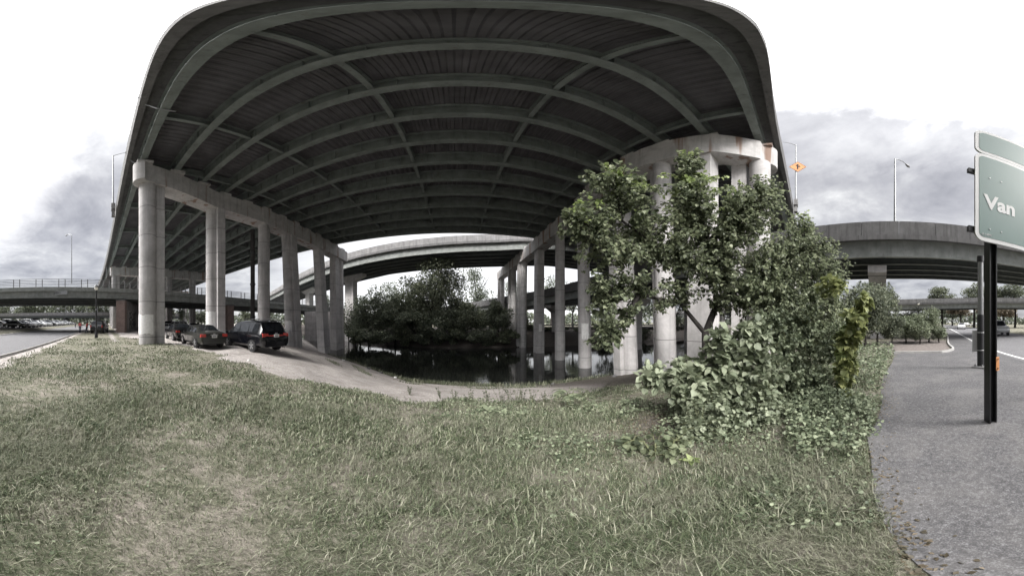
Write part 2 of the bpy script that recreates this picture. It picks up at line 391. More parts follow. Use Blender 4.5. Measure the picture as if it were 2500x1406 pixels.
# ------------------------------------------------------------------ camera, sky, light
cam = bpy.data.cameras.new('camera'); cam.type = 'PANO'; cam.panorama_type = 'EQUIRECTANGULAR'
cam.longitude_min = -1110/SC; cam.longitude_max = (2500-1110)/SC
cam.latitude_min = -(1406-787)/SC; cam.latitude_max = 787/SC
cam.clip_start = .05; cam.clip_end = 3000
co = bpy.data.objects.new('camera', cam); COL.objects.link(co); co.location = (0,0,EYE); co.rotation_euler = (PI/2,0,0)
S.camera = co
W = bpy.data.worlds.new('World'); S.world = W; W.use_nodes = True
def build_world():
    nt = W.node_tree; nt.nodes.clear()
    out = nt.nodes.new('ShaderNodeOutputWorld'); bg = nt.nodes.new('ShaderNodeBackground'); nt.links.new(bg.outputs[0], out.inputs[0])
    bg.inputs['Strength'].default_value = .1
    sky = nt.nodes.new('ShaderNodeTexSky'); sky.sky_type = 'NISHITA'; sky.sun_disc = False
    sky.sun_elevation = math.radians(42); sky.sun_rotation = math.radians(215)
    tc = nt.nodes.new('ShaderNodeTexCoord'); sx = nt.nodes.new('ShaderNodeSeparateXYZ'); nt.links.new(tc.outputs['Generated'], sx.inputs[0])
    z = math_(nt, 'MAXIMUM', sx.outputs[2], 0.0)
    k = math_(nt, 'ADD', z, .16)
    cb = nt.nodes.new('ShaderNodeCombineXYZ')
    nt.links.new(math_(nt, 'DIVIDE', sx.outputs[0], k), cb.inputs[0]); nt.links.new(math_(nt, 'DIVIDE', sx.outputs[1], k), cb.inputs[1])
    n1 = tex(nt, cb.outputs[0], 1.15, 8, .62, .5); n2 = tex(nt, cb.outputs[0], 3.6, 6, .6, .3)
    f = math_(nt, 'ADD', math_(nt, 'MULTIPLY', n1, .7), math_(nt, 'MULTIPLY', n2, .3))
    cl = ramp(nt, f, [(.36, (1.15,1.15,1.27)), (.48, (1.68,1.68,1.79)), (.57, (2.15,2.15,2.22)), (.68, (3.1,3.1,3.1))])
    # an overcast sky is brighter overhead; unseen glow round the sun is added behind the camera to light the columns
    wv = math_(nt, 'MULTIPLY', math_(nt, 'SUBTRACT', f, .5), .45)
    zen = ramp(nt, math_(nt, 'ADD', z, wv), [(.0, (.0,)*3), (.60, (.01,)*3), (.78, (.07,)*3), (.90, (.45,)*3), (1.0, (1,)*3)])
    cl = mixc(nt, zen, cl, (19,19,19.1))
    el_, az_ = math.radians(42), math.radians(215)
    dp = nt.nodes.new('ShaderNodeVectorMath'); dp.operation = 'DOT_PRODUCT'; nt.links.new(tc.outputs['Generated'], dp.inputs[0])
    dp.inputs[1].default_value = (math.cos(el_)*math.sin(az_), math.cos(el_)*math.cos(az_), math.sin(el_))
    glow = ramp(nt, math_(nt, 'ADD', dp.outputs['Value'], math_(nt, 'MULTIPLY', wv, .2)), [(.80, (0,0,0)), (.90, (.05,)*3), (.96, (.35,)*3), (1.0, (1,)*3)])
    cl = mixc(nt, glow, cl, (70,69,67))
    # thinner cloud, hence whiter sky, low down across the creek
    th = ramp(nt, sx.outputs[1], [(.55, (0,0,0)), (.95, (.75,)*3)])
    cl = mixc(nt, th, cl, (5.2,5.2,5.2))
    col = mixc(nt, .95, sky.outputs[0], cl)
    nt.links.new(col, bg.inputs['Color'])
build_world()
sl = bpy.data.lights.new('sun', 'SUN'); sl.energy = .9; sl.angle = math.radians(14); sl.color = (1,.97,.93)
so = bpy.data.objects.new('sun', sl); COL.objects.link(so); so.rotation_euler = (math.radians(48), 0, math.radians(-35))
S.view_settings.view_transform = 'Standard'; S.view_settings.look = 'None'; S.view_settings.exposure = 1.62; S.view_settings.gamma = 1
S.cycles.max_bounces = 8; S.cycles.diffuse_bounces = 4; S.cycles.transparent_max_bounces = 8
S.cycles.use_denoising = True

# ------------------------------------------------------------------ the ground, water, roads
def axis(lo, hi, dense, far):
    a = [lo]; 
    p = list(np.arange(dense[0], dense[1]+1e-6, dense[2]))
    s = dense[2]; l = p[0]; left = []
    while l > lo:
        s *= 1.25; l -= s; left.append(max(l, lo))
    s = dense[2]; r = p[-1]; right = []
    while r < hi:
        s *= 1.25; r += s; right.append(min(r, hi))
    return np.array(left[::-1]+p+right)
def make_ground():
    xs = axis(-900, 900, (-24, 24, .3), 1); ys = axis(-900, 900, (-14, 32, .3), 1)
    X, Y = np.meshgrid(xs, ys); Z = gz(X, Y)
    nx, ny = len(xs), len(ys)
    V = np.stack([X, Y, Z], -1).reshape(-1, 3)
    i = (np.arange(ny-1)[:, None]*nx+np.arange(nx-1)[None, :]).ravel()[:, None]
    o = npmesh('ground', V, [i+[[0,1,nx+1,nx]]], M['ground'], smooth=True); o['kind'] = 'structure'
    me = o.data
    a = me.attributes.new('gravel', 'FLOAT', 'POINT'); a.data.foreach_set('value', gravel(V[:,0], V[:,1]).astype(np.float32))
    yn = np.interp(V[:,0], NX, NY); yf = np.interp(V[:,0], FX, FY)
    bk = np.maximum(sstep(-4, 0, V[:,1]-yf), .85*sstep(6.5, 10, V[:,0]+.25*V[:,1])*sstep(2,4,V[:,1])*(V[:,0] < 60))
    bk = np.maximum(bk, sstep(-1.2, -.3, V[:,1]-yn))*(1-sstep(26, 40, V[:,1]-yf))
    lit = np.clip(1-((V[:,0]-3.4)**2/2.2+(V[:,1]-1.9)**2/2.2), 0, 1)
    a = me.attributes.new('bank', 'FLOAT', 'POINT'); a.data.foreach_set('value', np.maximum(bk, .9*lit).astype(np.float32))
make_ground()
wb = MB()
q = [(-300,205),(-200,145),(-60,57),(-36,42),(-19,25),(-11,20),(-3.6,14),(5,12.5),(14,12),(30,11),(60,10),(300,5),(300,45),(60,45),(30,46),(14,48),(-8,50),(-25,60),(-36,68),(-60,84),(-300,235)]
wb.v = [(x, y, WATER) for x, y in q]; wb.f = [(i, i+1, 19-i, 20-i) for i in range(10)]
structure('creek_water', wb, M['water'])

def sheet(name, poly, z, mat):
    import bmesh
    bm = bmesh.new(); f = bm.faces.new([bm.verts.new((x, y, z)) for x, y in poly])
    if f.normal.z < 0: f.normal_flip()
    bmesh.ops.triangulate(bm, faces=bm.faces)
    me = bpy.data.meshes.new(name); bm.to_mesh(me); bm.free(); me.materials.append(mat)
    bmn = me
    o = link(name, me); o['kind'] = 'structure'; return o
def smooth_path(p, n=8):
    "Catmull-Rom through points"
    P = [Vector(q) for q in p]; out = []
    for i in range(len(P)-1):
        a = P[max(i-1,0)]; b = P[i]; c = P[i+1]; d = P[min(i+2,len(P)-1)]
        for k in range(n):
            t = k/n
            out.append(.5*((2*b)+(c-a)*t+(2*a-5*b+4*c-d)*t*t+(3*b-a-3*c+d)*t**3))
    out.append(P[-1]); return out
edge = smooth_path([(-230,-4.35,0),(-60,-4.4,0),(-37,-4.5,0),(-23.7,-4.3,0),(-11.6,-4.5,0),(-4,-5.2,0),(1.5,-6.3,0),(6.5,-8.3,0),(12.3,-11.8,0),(24,-20,0),(50,-38,0),(110,-78,0)], 10)
r = MB(); r.sweep([(p.x, p.y, .016) for p in edge], [(0,0),(8.0,0)], -1, closed=False)
structure('road', r, M['road'])
ln = MB(); ln.sweep([(p.x, p.y, .021) for p in edge if p.x > 1], [(.25,0),(.39,0)], -1, closed=False)
structure('road_edge_line', ln, M['line'])
kb = MB(); kb.sweep([(p.x, p.y, 0) for p in edge if -60 < p.x < -8], [(-.16,-.05),(0,-.05),(0,.10),(-.14,.12)], -1)
structure('roadside_kerb', kb, M['kerb'])
kb = MB(); kb.sweep([(p.x, p.y, 0) for p in edge if p.x < -8], [(8.0,-.05),(8.16,-.05),(8.16,.12),(8.0,.1)], -1)
structure('lot_kerb', kb, M['kerb'])
sheet('car_park_surface', [(-34,-14.6),(-34,-45),(-150,-45),(-150,-14.6)], .515, M['lot'])
pe = [(p.x, p.y) for p in edge if -3 < p.x < 60]
jag = []
bp = smooth_path([(-2.6,-4.2,0),(-1.2,-1.6,0),(.15,-.45,0),(1.2,-.48,0),(2.4,-.72,0),(3.0,-1.0,0),(3.9,-1.45,0),(5.5,-2.05,0),(7.6,-3.2,0),(10.2,-4.45,0)], 7)
for i, p in enumerate(bp): jag.append((p.x+.02*math.sin(i*.7), p.y+.03*math.sin(i*.6+1)))
kpts = smooth_path([(10.3,-4.5,0),(9.75,-5.7,0),(9.25,-6.75,0)], 3)
kcur = smooth_path([(9.25,-6.75,0),(9.5,-7.5,0),(10.3,-8.4,0),(13.1,-10.2,0),(24,-18.3,0),(50,-36.2,0)], 5)
sheet('path', jag+[(p.x, p.y) for p in kpts]+[(p.x, p.y) for p in kcur]+[(x, y) for x, y in pe[::-1]], .008, M['path'])
k = MB(); k.sweep([(p.x, p.y, 0) for p in kpts+kcur[1:]], [(.0,-.05),(.15,-.05),(.14,.11),(.02,.11)], 1)
structure('path_kerb', k, M['kerb'])
sheet('dirt_bed', [(10.5,-4.5),(9.55,-6.7),(10.5,-8.2),(15.5,-11.6),(19,-9.5),(17,-6),(13,-4.3)], .012, plain('bare dirt', (.15,.13,.12), .95, var=.4, scale=5))
fr = MB(); fr.sweep(smooth_path([(-2,76,.05),(14,62,.05),(30,54,.05),(48,47,.05),(90,38,.05)], 4), [(0,0),(11,0)], 1, closed=False)
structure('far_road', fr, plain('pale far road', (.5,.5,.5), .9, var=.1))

# ------------------------------------------------------------------ bridges
def ibeam(d, fl=.42, w=.05, t=.06):
    "I section, z from -d to 0, centred laterally"
    a, b = fl/2, w/2
    return [(-a,-d),(a,-d),(a,-d+t),(b,-d+t),(b,-t),(a,-t),(a,0),(-a,0),(-a,-t),(-b,-t),(-b,-d+t),(-a,-d+t)]
def bulge(X): return -.9*math.exp(-((X-2.5)/(9.0 if X < 2.5 else 6.8))**2)
def E0(X): return max(-4.0, 2.0-.0006*X*X) + bulge(X)
XS = [-150,-120,-95,-75,-60,-50,-42,-35,-29,-24,-20,-18.5,-17,-15.5,-14,-12.7,-11.5,-10.5,-9.5,-8.5,-7.5,-5.8,-4.2,-2.8,-1.4,0,1.4,2.8,4.2,5.8,7.2,8.4,9.5,10.5,11.5,12.5,13.5,14.5,16,17.5,20,24,29,35,42,50,60,75,95]
ZS, ZT = 16.9, 17.22                           # deck underside, top
over = thing('highway_overpass', 'broad elevated highway deck on steel girders spanning overhead across the creek', 'overpass', (0, 3, 0))
def strip(xs, near, far, z0, z1):
    m = MB()
    for x in xs: m.v += [(x, near(x), z0), (x, far(x), z0), (x, far(x), z1), (x, near(x), z1)]
    n = len(xs)
    for i in range(n-1):
        for k in range(4): m.f.append((i*4+k, i*4+(k+1) % 4, i*4+4+(k+1) % 4, i*4+4+k))
    m.f += [(3,2,1,0), tuple((n-1)*4+k for k in range(4))]
    return m
FARY = 33.6
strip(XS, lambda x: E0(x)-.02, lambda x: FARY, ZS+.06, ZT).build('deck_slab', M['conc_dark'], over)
def corrugated():
    m = MB(); x = -75.0; xs = []
    while x < 62:
        for dx, z in ((0,0),(.16,0),(.22,.07),(.38,.07)): xs.append((x+dx, ZS-.02+z))
        x += .44
    for X, z in xs:
        m.v += [(X, E0(X)+.75, z), (X, 17.5, z), (X, 32.9, z)]
    for i in range(len(xs)-1):
        for k in range(2): m.f.append((i*3+k, i*3+k+1, i*3+4+k, i*3+3+k))
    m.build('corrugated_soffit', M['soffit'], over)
corrugated()
NG = 12
def gy(k, X): return 2.75+k*2.72-.0006*X*X*(1-k/(NG-1)) + bulge(X)*(1-k/(NG-1))**1.1
for k in range(NG):
    m = MB(); m.sweep([(X, gy(k, X), ZS-.03) for X in XS], ibeam(1.28, .46, .05, .07), 1)
    X = -44.0
    while X < 34:                                   # welded web stiffeners and the odd bolted splice
        m.box((X, gy(k, X), ZS-.67), (.03, .30, 1.10)); 
        if int(X*10+k*37) % 8 == 0: m.box((X+.6, gy(k, X+.6), ZS-.67), (.8, .09, .85)); m.box((X+.6, gy(k, X+.6), ZS-1.33), (.9, .40, .03))
        X += 2.0
    m.build('girder', M['steel_l'] if False else M['steel'], over)
def parapet(near, sgn):
    m = MB(); i = 0
    X = -150.0
    while X < 95:
        st = 3.2 if -60 < X < 45 else 9.6
        a, b = X+.008, X+st-.008; q = [(near(a), a), (near((a+b)/2), (a+b)/2), (near(b), b)]
        m.sweep([(x, y, ZT) for y, x in q], [(0*sgn,-.72),(.34*sgn,-.72),(.30*sgn,.12),(.22*sgn,1.12),(.02*sgn,1.12)], 1)
        X += st
    return m
parapet(lambda x: E0(x)-.36, 1).build('parapet', M['conc_over'], over)
parapet(lambda x: FARY+.36, -1).build('parapet', M['conc_over'], over)
m = MB(); m.sweep([(X, E0(X)-.06, ZS-.05) for X in XS], [(-.10,-.34),(-.02,-.34),(-.02,.05),(-.10,.05)], 1)
m.build('fascia_trim', M['steel_l'], over)
dia = []
for X in (-3,3.6,10,-10.5,-17,-25,-33,-41,-49,18,26,34):
    for k in range(NG-1): dia.append((k*1.0 + abs(X)*.25, X, k))
dia.sort()
rest = MB()
for j, (_, X, k) in enumerate(dia):
    a, b = gy(k, X), gy(k+1, X); m = MB() if j < 100 else rest
    m.box((X, (a+b)/2, ZS-.62), (.05, abs(b-a)-.08, .62)); m.box((X, (a+b)/2, ZS-.30), (.30, abs(b-a)-.08, .04)); m.box((X, (a+b)/2, ZS-.94), (.26, abs(b-a)-.08, .035))
    if j < 100: m.build('cross_frame', M['steel'], over)
o = rest.build('cross_frame_rows', M['steel'], over); o['kind'] = 'stuff'
for X in (-16.5, -9.8):
    m = MB(); m.tube([(X, E0(X)-.4, 17.6), (X, E0(X)-.12, 16.6), (X+.3, E0(X)+.4, 15.7), (X+.5, E0(X)+1.2, 15.3)], .05, 6)
    m.build('drain_pipe', M['galv_d'], over)

def bent(label, line, cols, capw=1.7, zb=13.3, zt=15.28, name='bridge_pier', group='concrete piers under the overpass', rust=True):
    "line: cap centre line (x,y) from near to far; cols: (y along, style, lean, patch)"
    p0 = line[0]; root = thing(name, label, 'bridge pier', (p0[0], p0[1], 0), 0, group)
    ys = [p[1] for p in line]; xs = [p[0] for p in line]
    cx = lambda y: float(np.interp(y, ys, xs))
    n = 10; left = []; right = []
    yy = list(np.linspace(ys[0]+capw/2, ys[-1], 26))
    for y in yy: left.append((cx(y)-capw/2, y)); right.append((cx(y)+capw/2, y))
    c0 = (cx(ys[0]), ys[0]+capw/2)
    arc = [(c0[0]+capw/2*math.cos(a), c0[1]+capw/2*math.sin(a)) for a in np.linspace(-PI+.12, -.12, 14)]
    poly = left[::-1]+arc+right
    cap = MB(); cap.prism(poly[::-1], zb, zt)
    ch = MB()
    # bearing seats: stepped blocks along the top of the cap
    stp = 2.72; y = ys[0]+.15; i = 0
    while y < ys[-1]-1.0:
        cap.box((cx(y), y+.65, zt+.11+.05*(i % 2)), (capw-.08, 1.15, .22+.1*(i % 2))); y += stp; i += 1
    co_ = cap.build('cap_beam', M['conc_cap'] if rust else M['conc'], root, smooth=30)
    for (y, style, lean, patch) in cols:
        x = cx(y); xb = x - lean; m = MB(); zg = g1(xb, y)-.5
        def shaft(poly_t, poly_b=None):
            nn = len(poly_t); pb = poly_b or poly_t
            vs = [(xb+a, y+b, zg) for a, b in pb]+[(x+a, y+b, zb+.01) for a, b in poly_t]
            m.add(vs, [tuple(range(nn-1,-1,-1)), tuple(range(nn, 2*nn))]+[(i, (i+1) % nn, nn+(i+1) % nn, nn+i) for i in range(nn)])
        circ = lambda r, ox=0, oy=0: [(ox+r*math.cos(2*PI*i/24), oy+r*math.sin(2*PI*i/24)) for i in range(24)]
        rect = lambda w, d, ox=0, oy=0: [(ox-w/2,oy-d/2),(ox+w/2,oy-d/2),(ox+w/2,oy+d/2),(ox-w/2,oy+d/2)]
        if style == 'end':
            shaft(circ(.66)); shaft(rect(.75,.95,-.22 if x < 0 else .12,.82 if x < 0 else 1.28))
        elif style == 'wing':
            shaft(circ(.60,0,-.25)); shaft(rect(1.95,.8,.0,.25))
            m.prism([(x-1.12, y+.0), (x-.96, y+.0), (x-.96, y+.62), (x-1.12, y+.62)], zb-2.0, zb+.005)
        elif style == 'pair':
            shaft(circ(.60,.12,-.3), circ(.66,.12,-.3)); shaft(rect(.75,.8,-.52,.55))
        elif style == 'round':
            shaft(circ(.60), circ(.68))
        elif style == 'half':
            shaft(circ(.58,0,-.15), circ(.68,0,-.15)); shaft(rect(.7,1.0,.50,.45), rect(.8,1.05,.55,.45))
        else:
            shaft(rect(1.15,1.35), rect(1.3,1.5))
        c = m.build('column', M['conc'], root, smooth=30)
        if patch:
            z0, z1, a0, a1, ox, oy, rr = patch
            pm = MB(); K = 14; rr_ = random.Random(int(y*10))
            for zi in range(7):
                z = z0+(z1-z0)*zi/6; t = (z-zg)/(zb-zg); bx = xb+(x-xb)*t
                for i in range(K+1):
                    a = a0+(a1-a0)*i/K
                    zj = z + (rr_.uniform(-.06,.06) if zi in (0,6) else 0)
                    pm.v.append((bx+ox+rr*math.cos(a), y+oy+rr*math.sin(a), zj))
            for zi in range(6):
                for i in range(K):
                    o0 = zi*(K+1)+i; pm.f.append((o0, o0+1, o0+K+2, o0+K+1))
            pm.build('paint_patch', M['pale'], c)
    return root
D = math.radians
bent('concrete pier nearest the parked cars, its round front column patched white low down',
     [(-15.9,1.9),(-18.9,10),(-19.2,17),(-19.7,23),(-20.3,37)],
     [(3.05,'end',0,(.75,2.15,D(-100),D(30),0,0,.668)), (10,'wing',0,(.6,2.6,D(-150),D(20),0,-.25,.608)),
      (16.6,'pair',0,(.4,1.7,D(-120),D(10),.12,-.3,.655)), (20.6,'half',-.9,(.2,1.8,D(-110),D(-30),0,-.15,.66)),
      (28.2,'block',-1.1,None), (33.4,'block',-.25,None), (35.6,'round',0,None)], group='concrete piers under the overpass')
bent('concrete pier standing in the creek behind the leafy tree, with rust stained cap',
     [(14.0,1.6),(11.9,4.6),(11.0,8.5),(11.6,14),(12.9,21),(13.1,33),(12.9,44),(12.2,59)],
     [(2.6,'end',0,None), (5.6,'block',0,None), (8.3,'half',-.5,None), (12.4,'wing',-1.0,None),
      (19.6,'half',-.35,(-.15,1.5,D(-150),D(-80),0,-.15,.652)), (25.2,'round',0,None), (32.6,'block',.1,(.2,1.35,D(-150),D(-70),0,-.1,.70)),
      (40.6,'pair',.3,None), (47.5,'pair',0,None), (57.2,'pair',0,None)])
bent('concrete pier in shade beyond the railed ramp, far end of the highway span',
     [(-54.6,.8),(-55.5,18),(-56.0,31.2)],
     [(1.9,'end',0,None),(8.5,'wing',0,None),(16,'pair',0,(.6,2.0,D(-60),D(60),.1,-.3,.64)),(22.6,'wing',0,None),(29.6,'half',0,None)])
bent('furthest concrete pier, small beneath the deck beyond the car park', [(-91,.8),(-92,36)], [(2,'end',0,None),(10,'wing',0,None),(18,'pair',0,None),(26,'pair',0,None),(34,'pair',0,None)])
bent('concrete pier hidden deep behind the leafy tree on the far bank side', [(47,1.0),(46,36)], [(2,'end',0,None),(10,'wing',0,None),(18,'pair',0,None),(26,'pair',0,None),(34,'pair',0,None)])

def ramp_bridge(name, label, path, w, side, ng=5, gd=1.45, lip=.45, ph=1.30, steel='steel_l', far_par=True, seg=3.0, parmat='conc_par', cat='ramp'):
    "path = near parapet top line (x,y,z); the deck lies to the given side of it"
    P = smooth_path(path, 8); root = thing(name, label, cat, tuple(path[0][:2])+(0,))
    m = MB()
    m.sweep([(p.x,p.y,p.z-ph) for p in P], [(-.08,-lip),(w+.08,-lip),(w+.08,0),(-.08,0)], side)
    m.build('deck_slab', M['conc_dark'], root)
    def par(lat):
        m = MB(); 
        # walk along the path in panels with open joints
        L = [0.0]
        for i in range(1, len(P)): L.append(L[-1]+(P[i]-P[i-1]).length)
        f = lambda s_: Vector([np.interp(s_, L, [p[k] for p in P]) for k in range(3)])
        s_ = 0.0
        while s_ < L[-1]-.5:
            e = min(s_+seg, L[-1]); a, b, c = f(s_+.015), f((s_+e)/2), f(e-.015)
            t = (c-a); t.z = 0; t.normalize(); nx, ny = -t.y*side, t.x*side
            q = [(v.x+nx*lat, v.y+ny*lat, v.z) for v in (a,b,c)]
            m.sweep(q, [(0,-ph-.02),(.32,-ph-.02),(.24,0),(.03,0)], side); s_ = e
        return m
    par(-.02).build('parapet', M[parmat], root)
    if far_par: par(w-.3).build('parapet', M[parmat], root)
    for i in range(ng):
        l = .55+(w-1.1)*i/(ng-1)
        pr = [(a+l, b) for a, b in ibeam(gd, .40, .05, .06)]
        m = MB(); m.sweep([(p.x,p.y,p.z-ph-lip+.01) for p in P], pr, side)
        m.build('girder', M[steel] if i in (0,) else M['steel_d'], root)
    return root, P
def pier_wall(label, c, rz, capw, capd, zt, stemw, stemd, caph=1.2, group='hammerhead piers of the ramps', mat='conc'):
    r = thing('hammerhead_pier', label, 'bridge pier', (c[0], c[1], g1(*c)), rz, group)
    z0 = -.4; H = zt-g1(*c)
    m = MB(); 
    a, b = capw/2, stemw/2+.25
    vs = [(-a,-capd/2,H-.65),(-a,-capd/2,H),(a,-capd/2,H),(a,-capd/2,H-.65),(b,-capd/2,H-caph-.5),(-b,-capd/2,H-caph-.5)]
    m.add(vs+[(x,-y,z) for x,y,z in vs], [(0,1,2,3,4,5),(11,10,9,8,7,6)]+[(i,(i+1) % 6,6+(i+1) % 6,6+i) for i in range(6)])
    k = m.build('cap_beam', M[mat], None); k.parent = r
    m = MB(); m.box((0,0,(z0+H-caph-.5)/2), (stemw, stemd, H-caph-.5-z0)); k = m.build('stem', M[mat], None); k.parent = r
    return r
# curved off-ramp beyond the deck, coming in from the left and joining at the right
ramp_bridge('curved_highway_ramp', 'high curved concrete ramp seen beneath the far edge of the overpass', 
            [(-110,82,12.3),(-80,68,14.0),(-62,60,15.0),(-42,50,16.2),(-24.4,43.2,17.0),(-13.5,41.6,17.7),(-3,40.6,18.1),(7,39.3,18.4),(13,37.2,18.5),(22,34.9,18.5),(45,34.5,18.5)], 13.5, 1, 6, 1.5)
pier_wall('hammerhead pier under the high curved ramp, left of the bank trees', (-25.5,50.5), D(-18), 9.0, 1.6, 13.6, 3.0, 1.5)
pier_wall('smaller hammerhead pier under the high curved ramp, seen between leaning columns', (-45,58.5), D(-26), 9.0, 1.6, 12.8, 3.0, 1.5)
# lower ramp: passes on the right, goes under the overpass and curves away behind the creek
low, lowP = ramp_bridge('lower_concrete_ramp', 'stained concrete ramp bridge crossing over the path on the right', 
            [(3,-41,10.6),(7.2,-29.8,10.5),(13.7,-13.5,10.4),(16.44,-6.55,10.3),(19.3,.6,10.3),(21.5,10,10.2),(22.7,22,10.1),(22.3,36,9.6),(19,47,9.0),(12.5,57.5,8.4),(3,72,7.7),(-14,94,7.0),(-40,115,6.4)], 10.5, -1, 5, 1.45, parmat='conc_dark')
pier_wall('hammerhead pier under the lower ramp, behind the leaning creek columns', (27.9,27), D(0), 8.0, 1.6, 6.0, 3.4, 1.5)
pier_wall('hammerhead pier under the lower ramp, beside the round creek column', (24,48.5), D(35), 8.0, 1.6, 5.6, 2.2, 1.4)
pier_wall('hammerhead pier under the lower ramp, near the roadside bushes', (21.6,-7.6), D(-20), 8.0, 1.6, 6.6, 2.6, 1.4)
ramp_bridge('far_concrete_ramp', 'distant straight concrete ramp crossing over the road beyond the park trees',
            [(20,-68,8.6),(38.3,-46.2,8.3),(47,-35,8.0),(55.5,-22.8,7.8),(70,2,7.8),(82,30,7.4),(90,70,7)], 9, -1, 4, 1.2, ph=1.1)
# railed ramp on the left with brick faced piers
def railed_ramp():
    P = smooth_path([(-26,-42,6.95),(-30.5,-16,6.95),(-34.8,1.6,7.0),(-37.4,14,6.9),(-38.4,29,6.7),(-36.5,46,6.3),(-31,64,5.8)], 8)
    root = thing('railed_ramp', 'low steel girder ramp with grey pipe railing, on brick faced piers', 'ramp', (-34.8,1.6,0))
    m = MB(); m.sweep(P, [(-.12,-.62),(17,-.62),(17,0),(-.12,0)], 1); m.build('deck_slab', M['steel_l'], root)
    for i in range(6):
        l = .25+16.2*i/5; pr = [(a+l, b) for a, b in ibeam(1.05, .42, .05, .06)]
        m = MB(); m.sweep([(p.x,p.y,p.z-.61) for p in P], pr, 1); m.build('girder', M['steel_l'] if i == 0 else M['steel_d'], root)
    L = [0.0]
    for i in range(1, len(P)): L.append(L[-1]+(P[i]-P[i-1]).length)
    f = lambda s_: Vector([np.interp(s_, L, [p[k] for p in P]) for k in range(3)])
    for lat in (.12, 16.7):
        m = MB()
        for h in (.28,.52,.76,1.0,1.25):
            m.sweep([(p.x,p.y,p.z+h) for p in P], [(lat-.03,-.03),(lat+.03,-.03),(lat+.03,.03),(lat-.03,.03)], 1)
        rl = m.build('railing', M['galv_d'], root)
        s_ = 1.0; k = 0; pm = MB()
        while s_ < L[-1]:
            p = f(s_); t = f(min(s_+.3, L[-1]))-f(max(s_-.3,0)); t.z = 0; t.normalize()
            pm.box((p.x-t.y*lat, p.y+t.x*lat, p.z+.62), (.12,.10,1.26), math.atan2(t.y,t.x)); s_ += (2.5 if k % 2 else .95)*1.0; k += 1
        q = pm.build('railing_posts', M['galv_d'], rl); q['kind'] = 'stuff'
    # small notice on the fascia girder
    m = MB(); p = at(145,715,33.2); m.box(tuple(p), (2.6,.03,.55), D(77)); nb = m.build('notice_board', M['galv'], root)
    u = Vector((math.cos(D(-103)), math.sin(D(-103)), 0)).normalized()*-1; u = Vector((math.sin(D(13)), math.cos(D(13)), 0)); 
    n = u.cross(Vector((0,0,1))); mw = Matrix((( -u.x*-1, 0, n.x, 0),(u.y,0,n.y,0),(0,1,0,0),(0,0,0,1)))
    mw = Matrix.Translation(p+n*.03-u*1.1-Vector((0,0,.14))) @ mw
    textmesh('lettering', 'AHEAD', .40, M['black'], nb, mw); nb.children[0].matrix_parent_inverse = Matrix()
    return root
railed_ramp()
def brick_pier(label, a, b, top, brick=True):
    "wall pier from a (brick nosing) to b under the ramp"
    z0 = min(g1(*a), g1(*b))-.6
    r = thing('brick_pier' if brick else 'abutment_wall', label, 'bridge pier' if brick else 'wall', (a[0], a[1], 0), 0, 'wall piers under the railed ramp')
    d = Vector((b[0]-a[0], b[1]-a[1], 0)); L = d.length; u = d/L; rz = math.atan2(u.y, u.x)
    if brick:
        m = MB(); m.box((a[0]+u.x*.6, a[1]+u.y*.6, (top+z0)/2), (1.4,1.40,top-z0), rz); m.build('brick_nosing', M['brick'], r)
        m = MB(); m.box((a[0]+u.x*.6, a[1]+u.y*.6, top+.09), (1.54,1.54,.18), rz); m.build('coping', M['conc_dark'], r)
    m = MB(); c = (a[0]+u.x*(L/2+.7), a[1]+u.y*(L/2+.7)); m.box((c[0], c[1], (top+.15+z0)/2), (L-1.2, 1.3, top+.15-z0), rz)
    wl = m.build('wall_face', M['conc_wall'], r)
    return r, wl, u
r1, w1, u1 = brick_pier('brick pier end with a scrawled concrete wall running back from it', (-34.9,2.2), (-51.5,8.3), 5.0)
brick_pier('second brick pier, in shade behind the twin columns', (-38.3,24.0), (-55,28), 5.0)
brick_pier('dark concrete abutment wall at the creek edge behind leaning columns', (-37.5,44.6), (-27,52.5), 4.3, False)
def graffiti():
    rr = random.Random(5); n = Vector((-u1.y, u1.x, 0)); n = n if n.y > 0 else -n
    base = Vector((-34.9,2.2,0))+n*.665
    m = MB()
    def stroke(cx, cz, rx, rz_, a0, a1, sx=0):
        pts = []
        for i in range(13):
            a = a0+(a1-a0)*i/12; s_ = cx+rx*math.cos(a)+sx*math.sin(a); z = cz+rz_*math.sin(a)
            pts.append(base+u1*s_+Vector((0,0,z)))
        m.tube([p+n*.0 for p in pts], .045, 4)
    for i, cx in enumerate((3.2,4.2,5.2,6.4,7.4)):
        stroke(cx, 2.7+.2*math.sin(i*2), .42, .62, .4, 5.9, .15)
        stroke(cx+.2, 1.5+.15*math.cos(i*3), .40, .5, 2.0, 8.0, -.2)
    for i in range(6): stroke(3.4+i*.9, .95, .25, .45, rr.uniform(0,2), rr.uniform(4,6))
    o = m.build('graffiti', M['graf'], None); o.parent = w1
    pm_ = plain('buff cover paint', (.34,.33,.32), .9, var=.2)
    for k, (s0, s1_, z0, z1) in enumerate(((2.2,5.6,.5,3.6),(7.9,12.0,.6,2.7))):
        p0, p1 = base+u1*s0+n*-.004, base+u1*s1_+n*-.004; m = MB()
        m.add([(p0.x,p0.y,z0),(p1.x,p1.y,z0+.1),(p1.x,p1.y,z1-.1),(p0.x,p0.y,z1)], [(0,1,2,3)])
        o = m.build('painted_panel', pm_, None); o.parent = w1
graffiti()
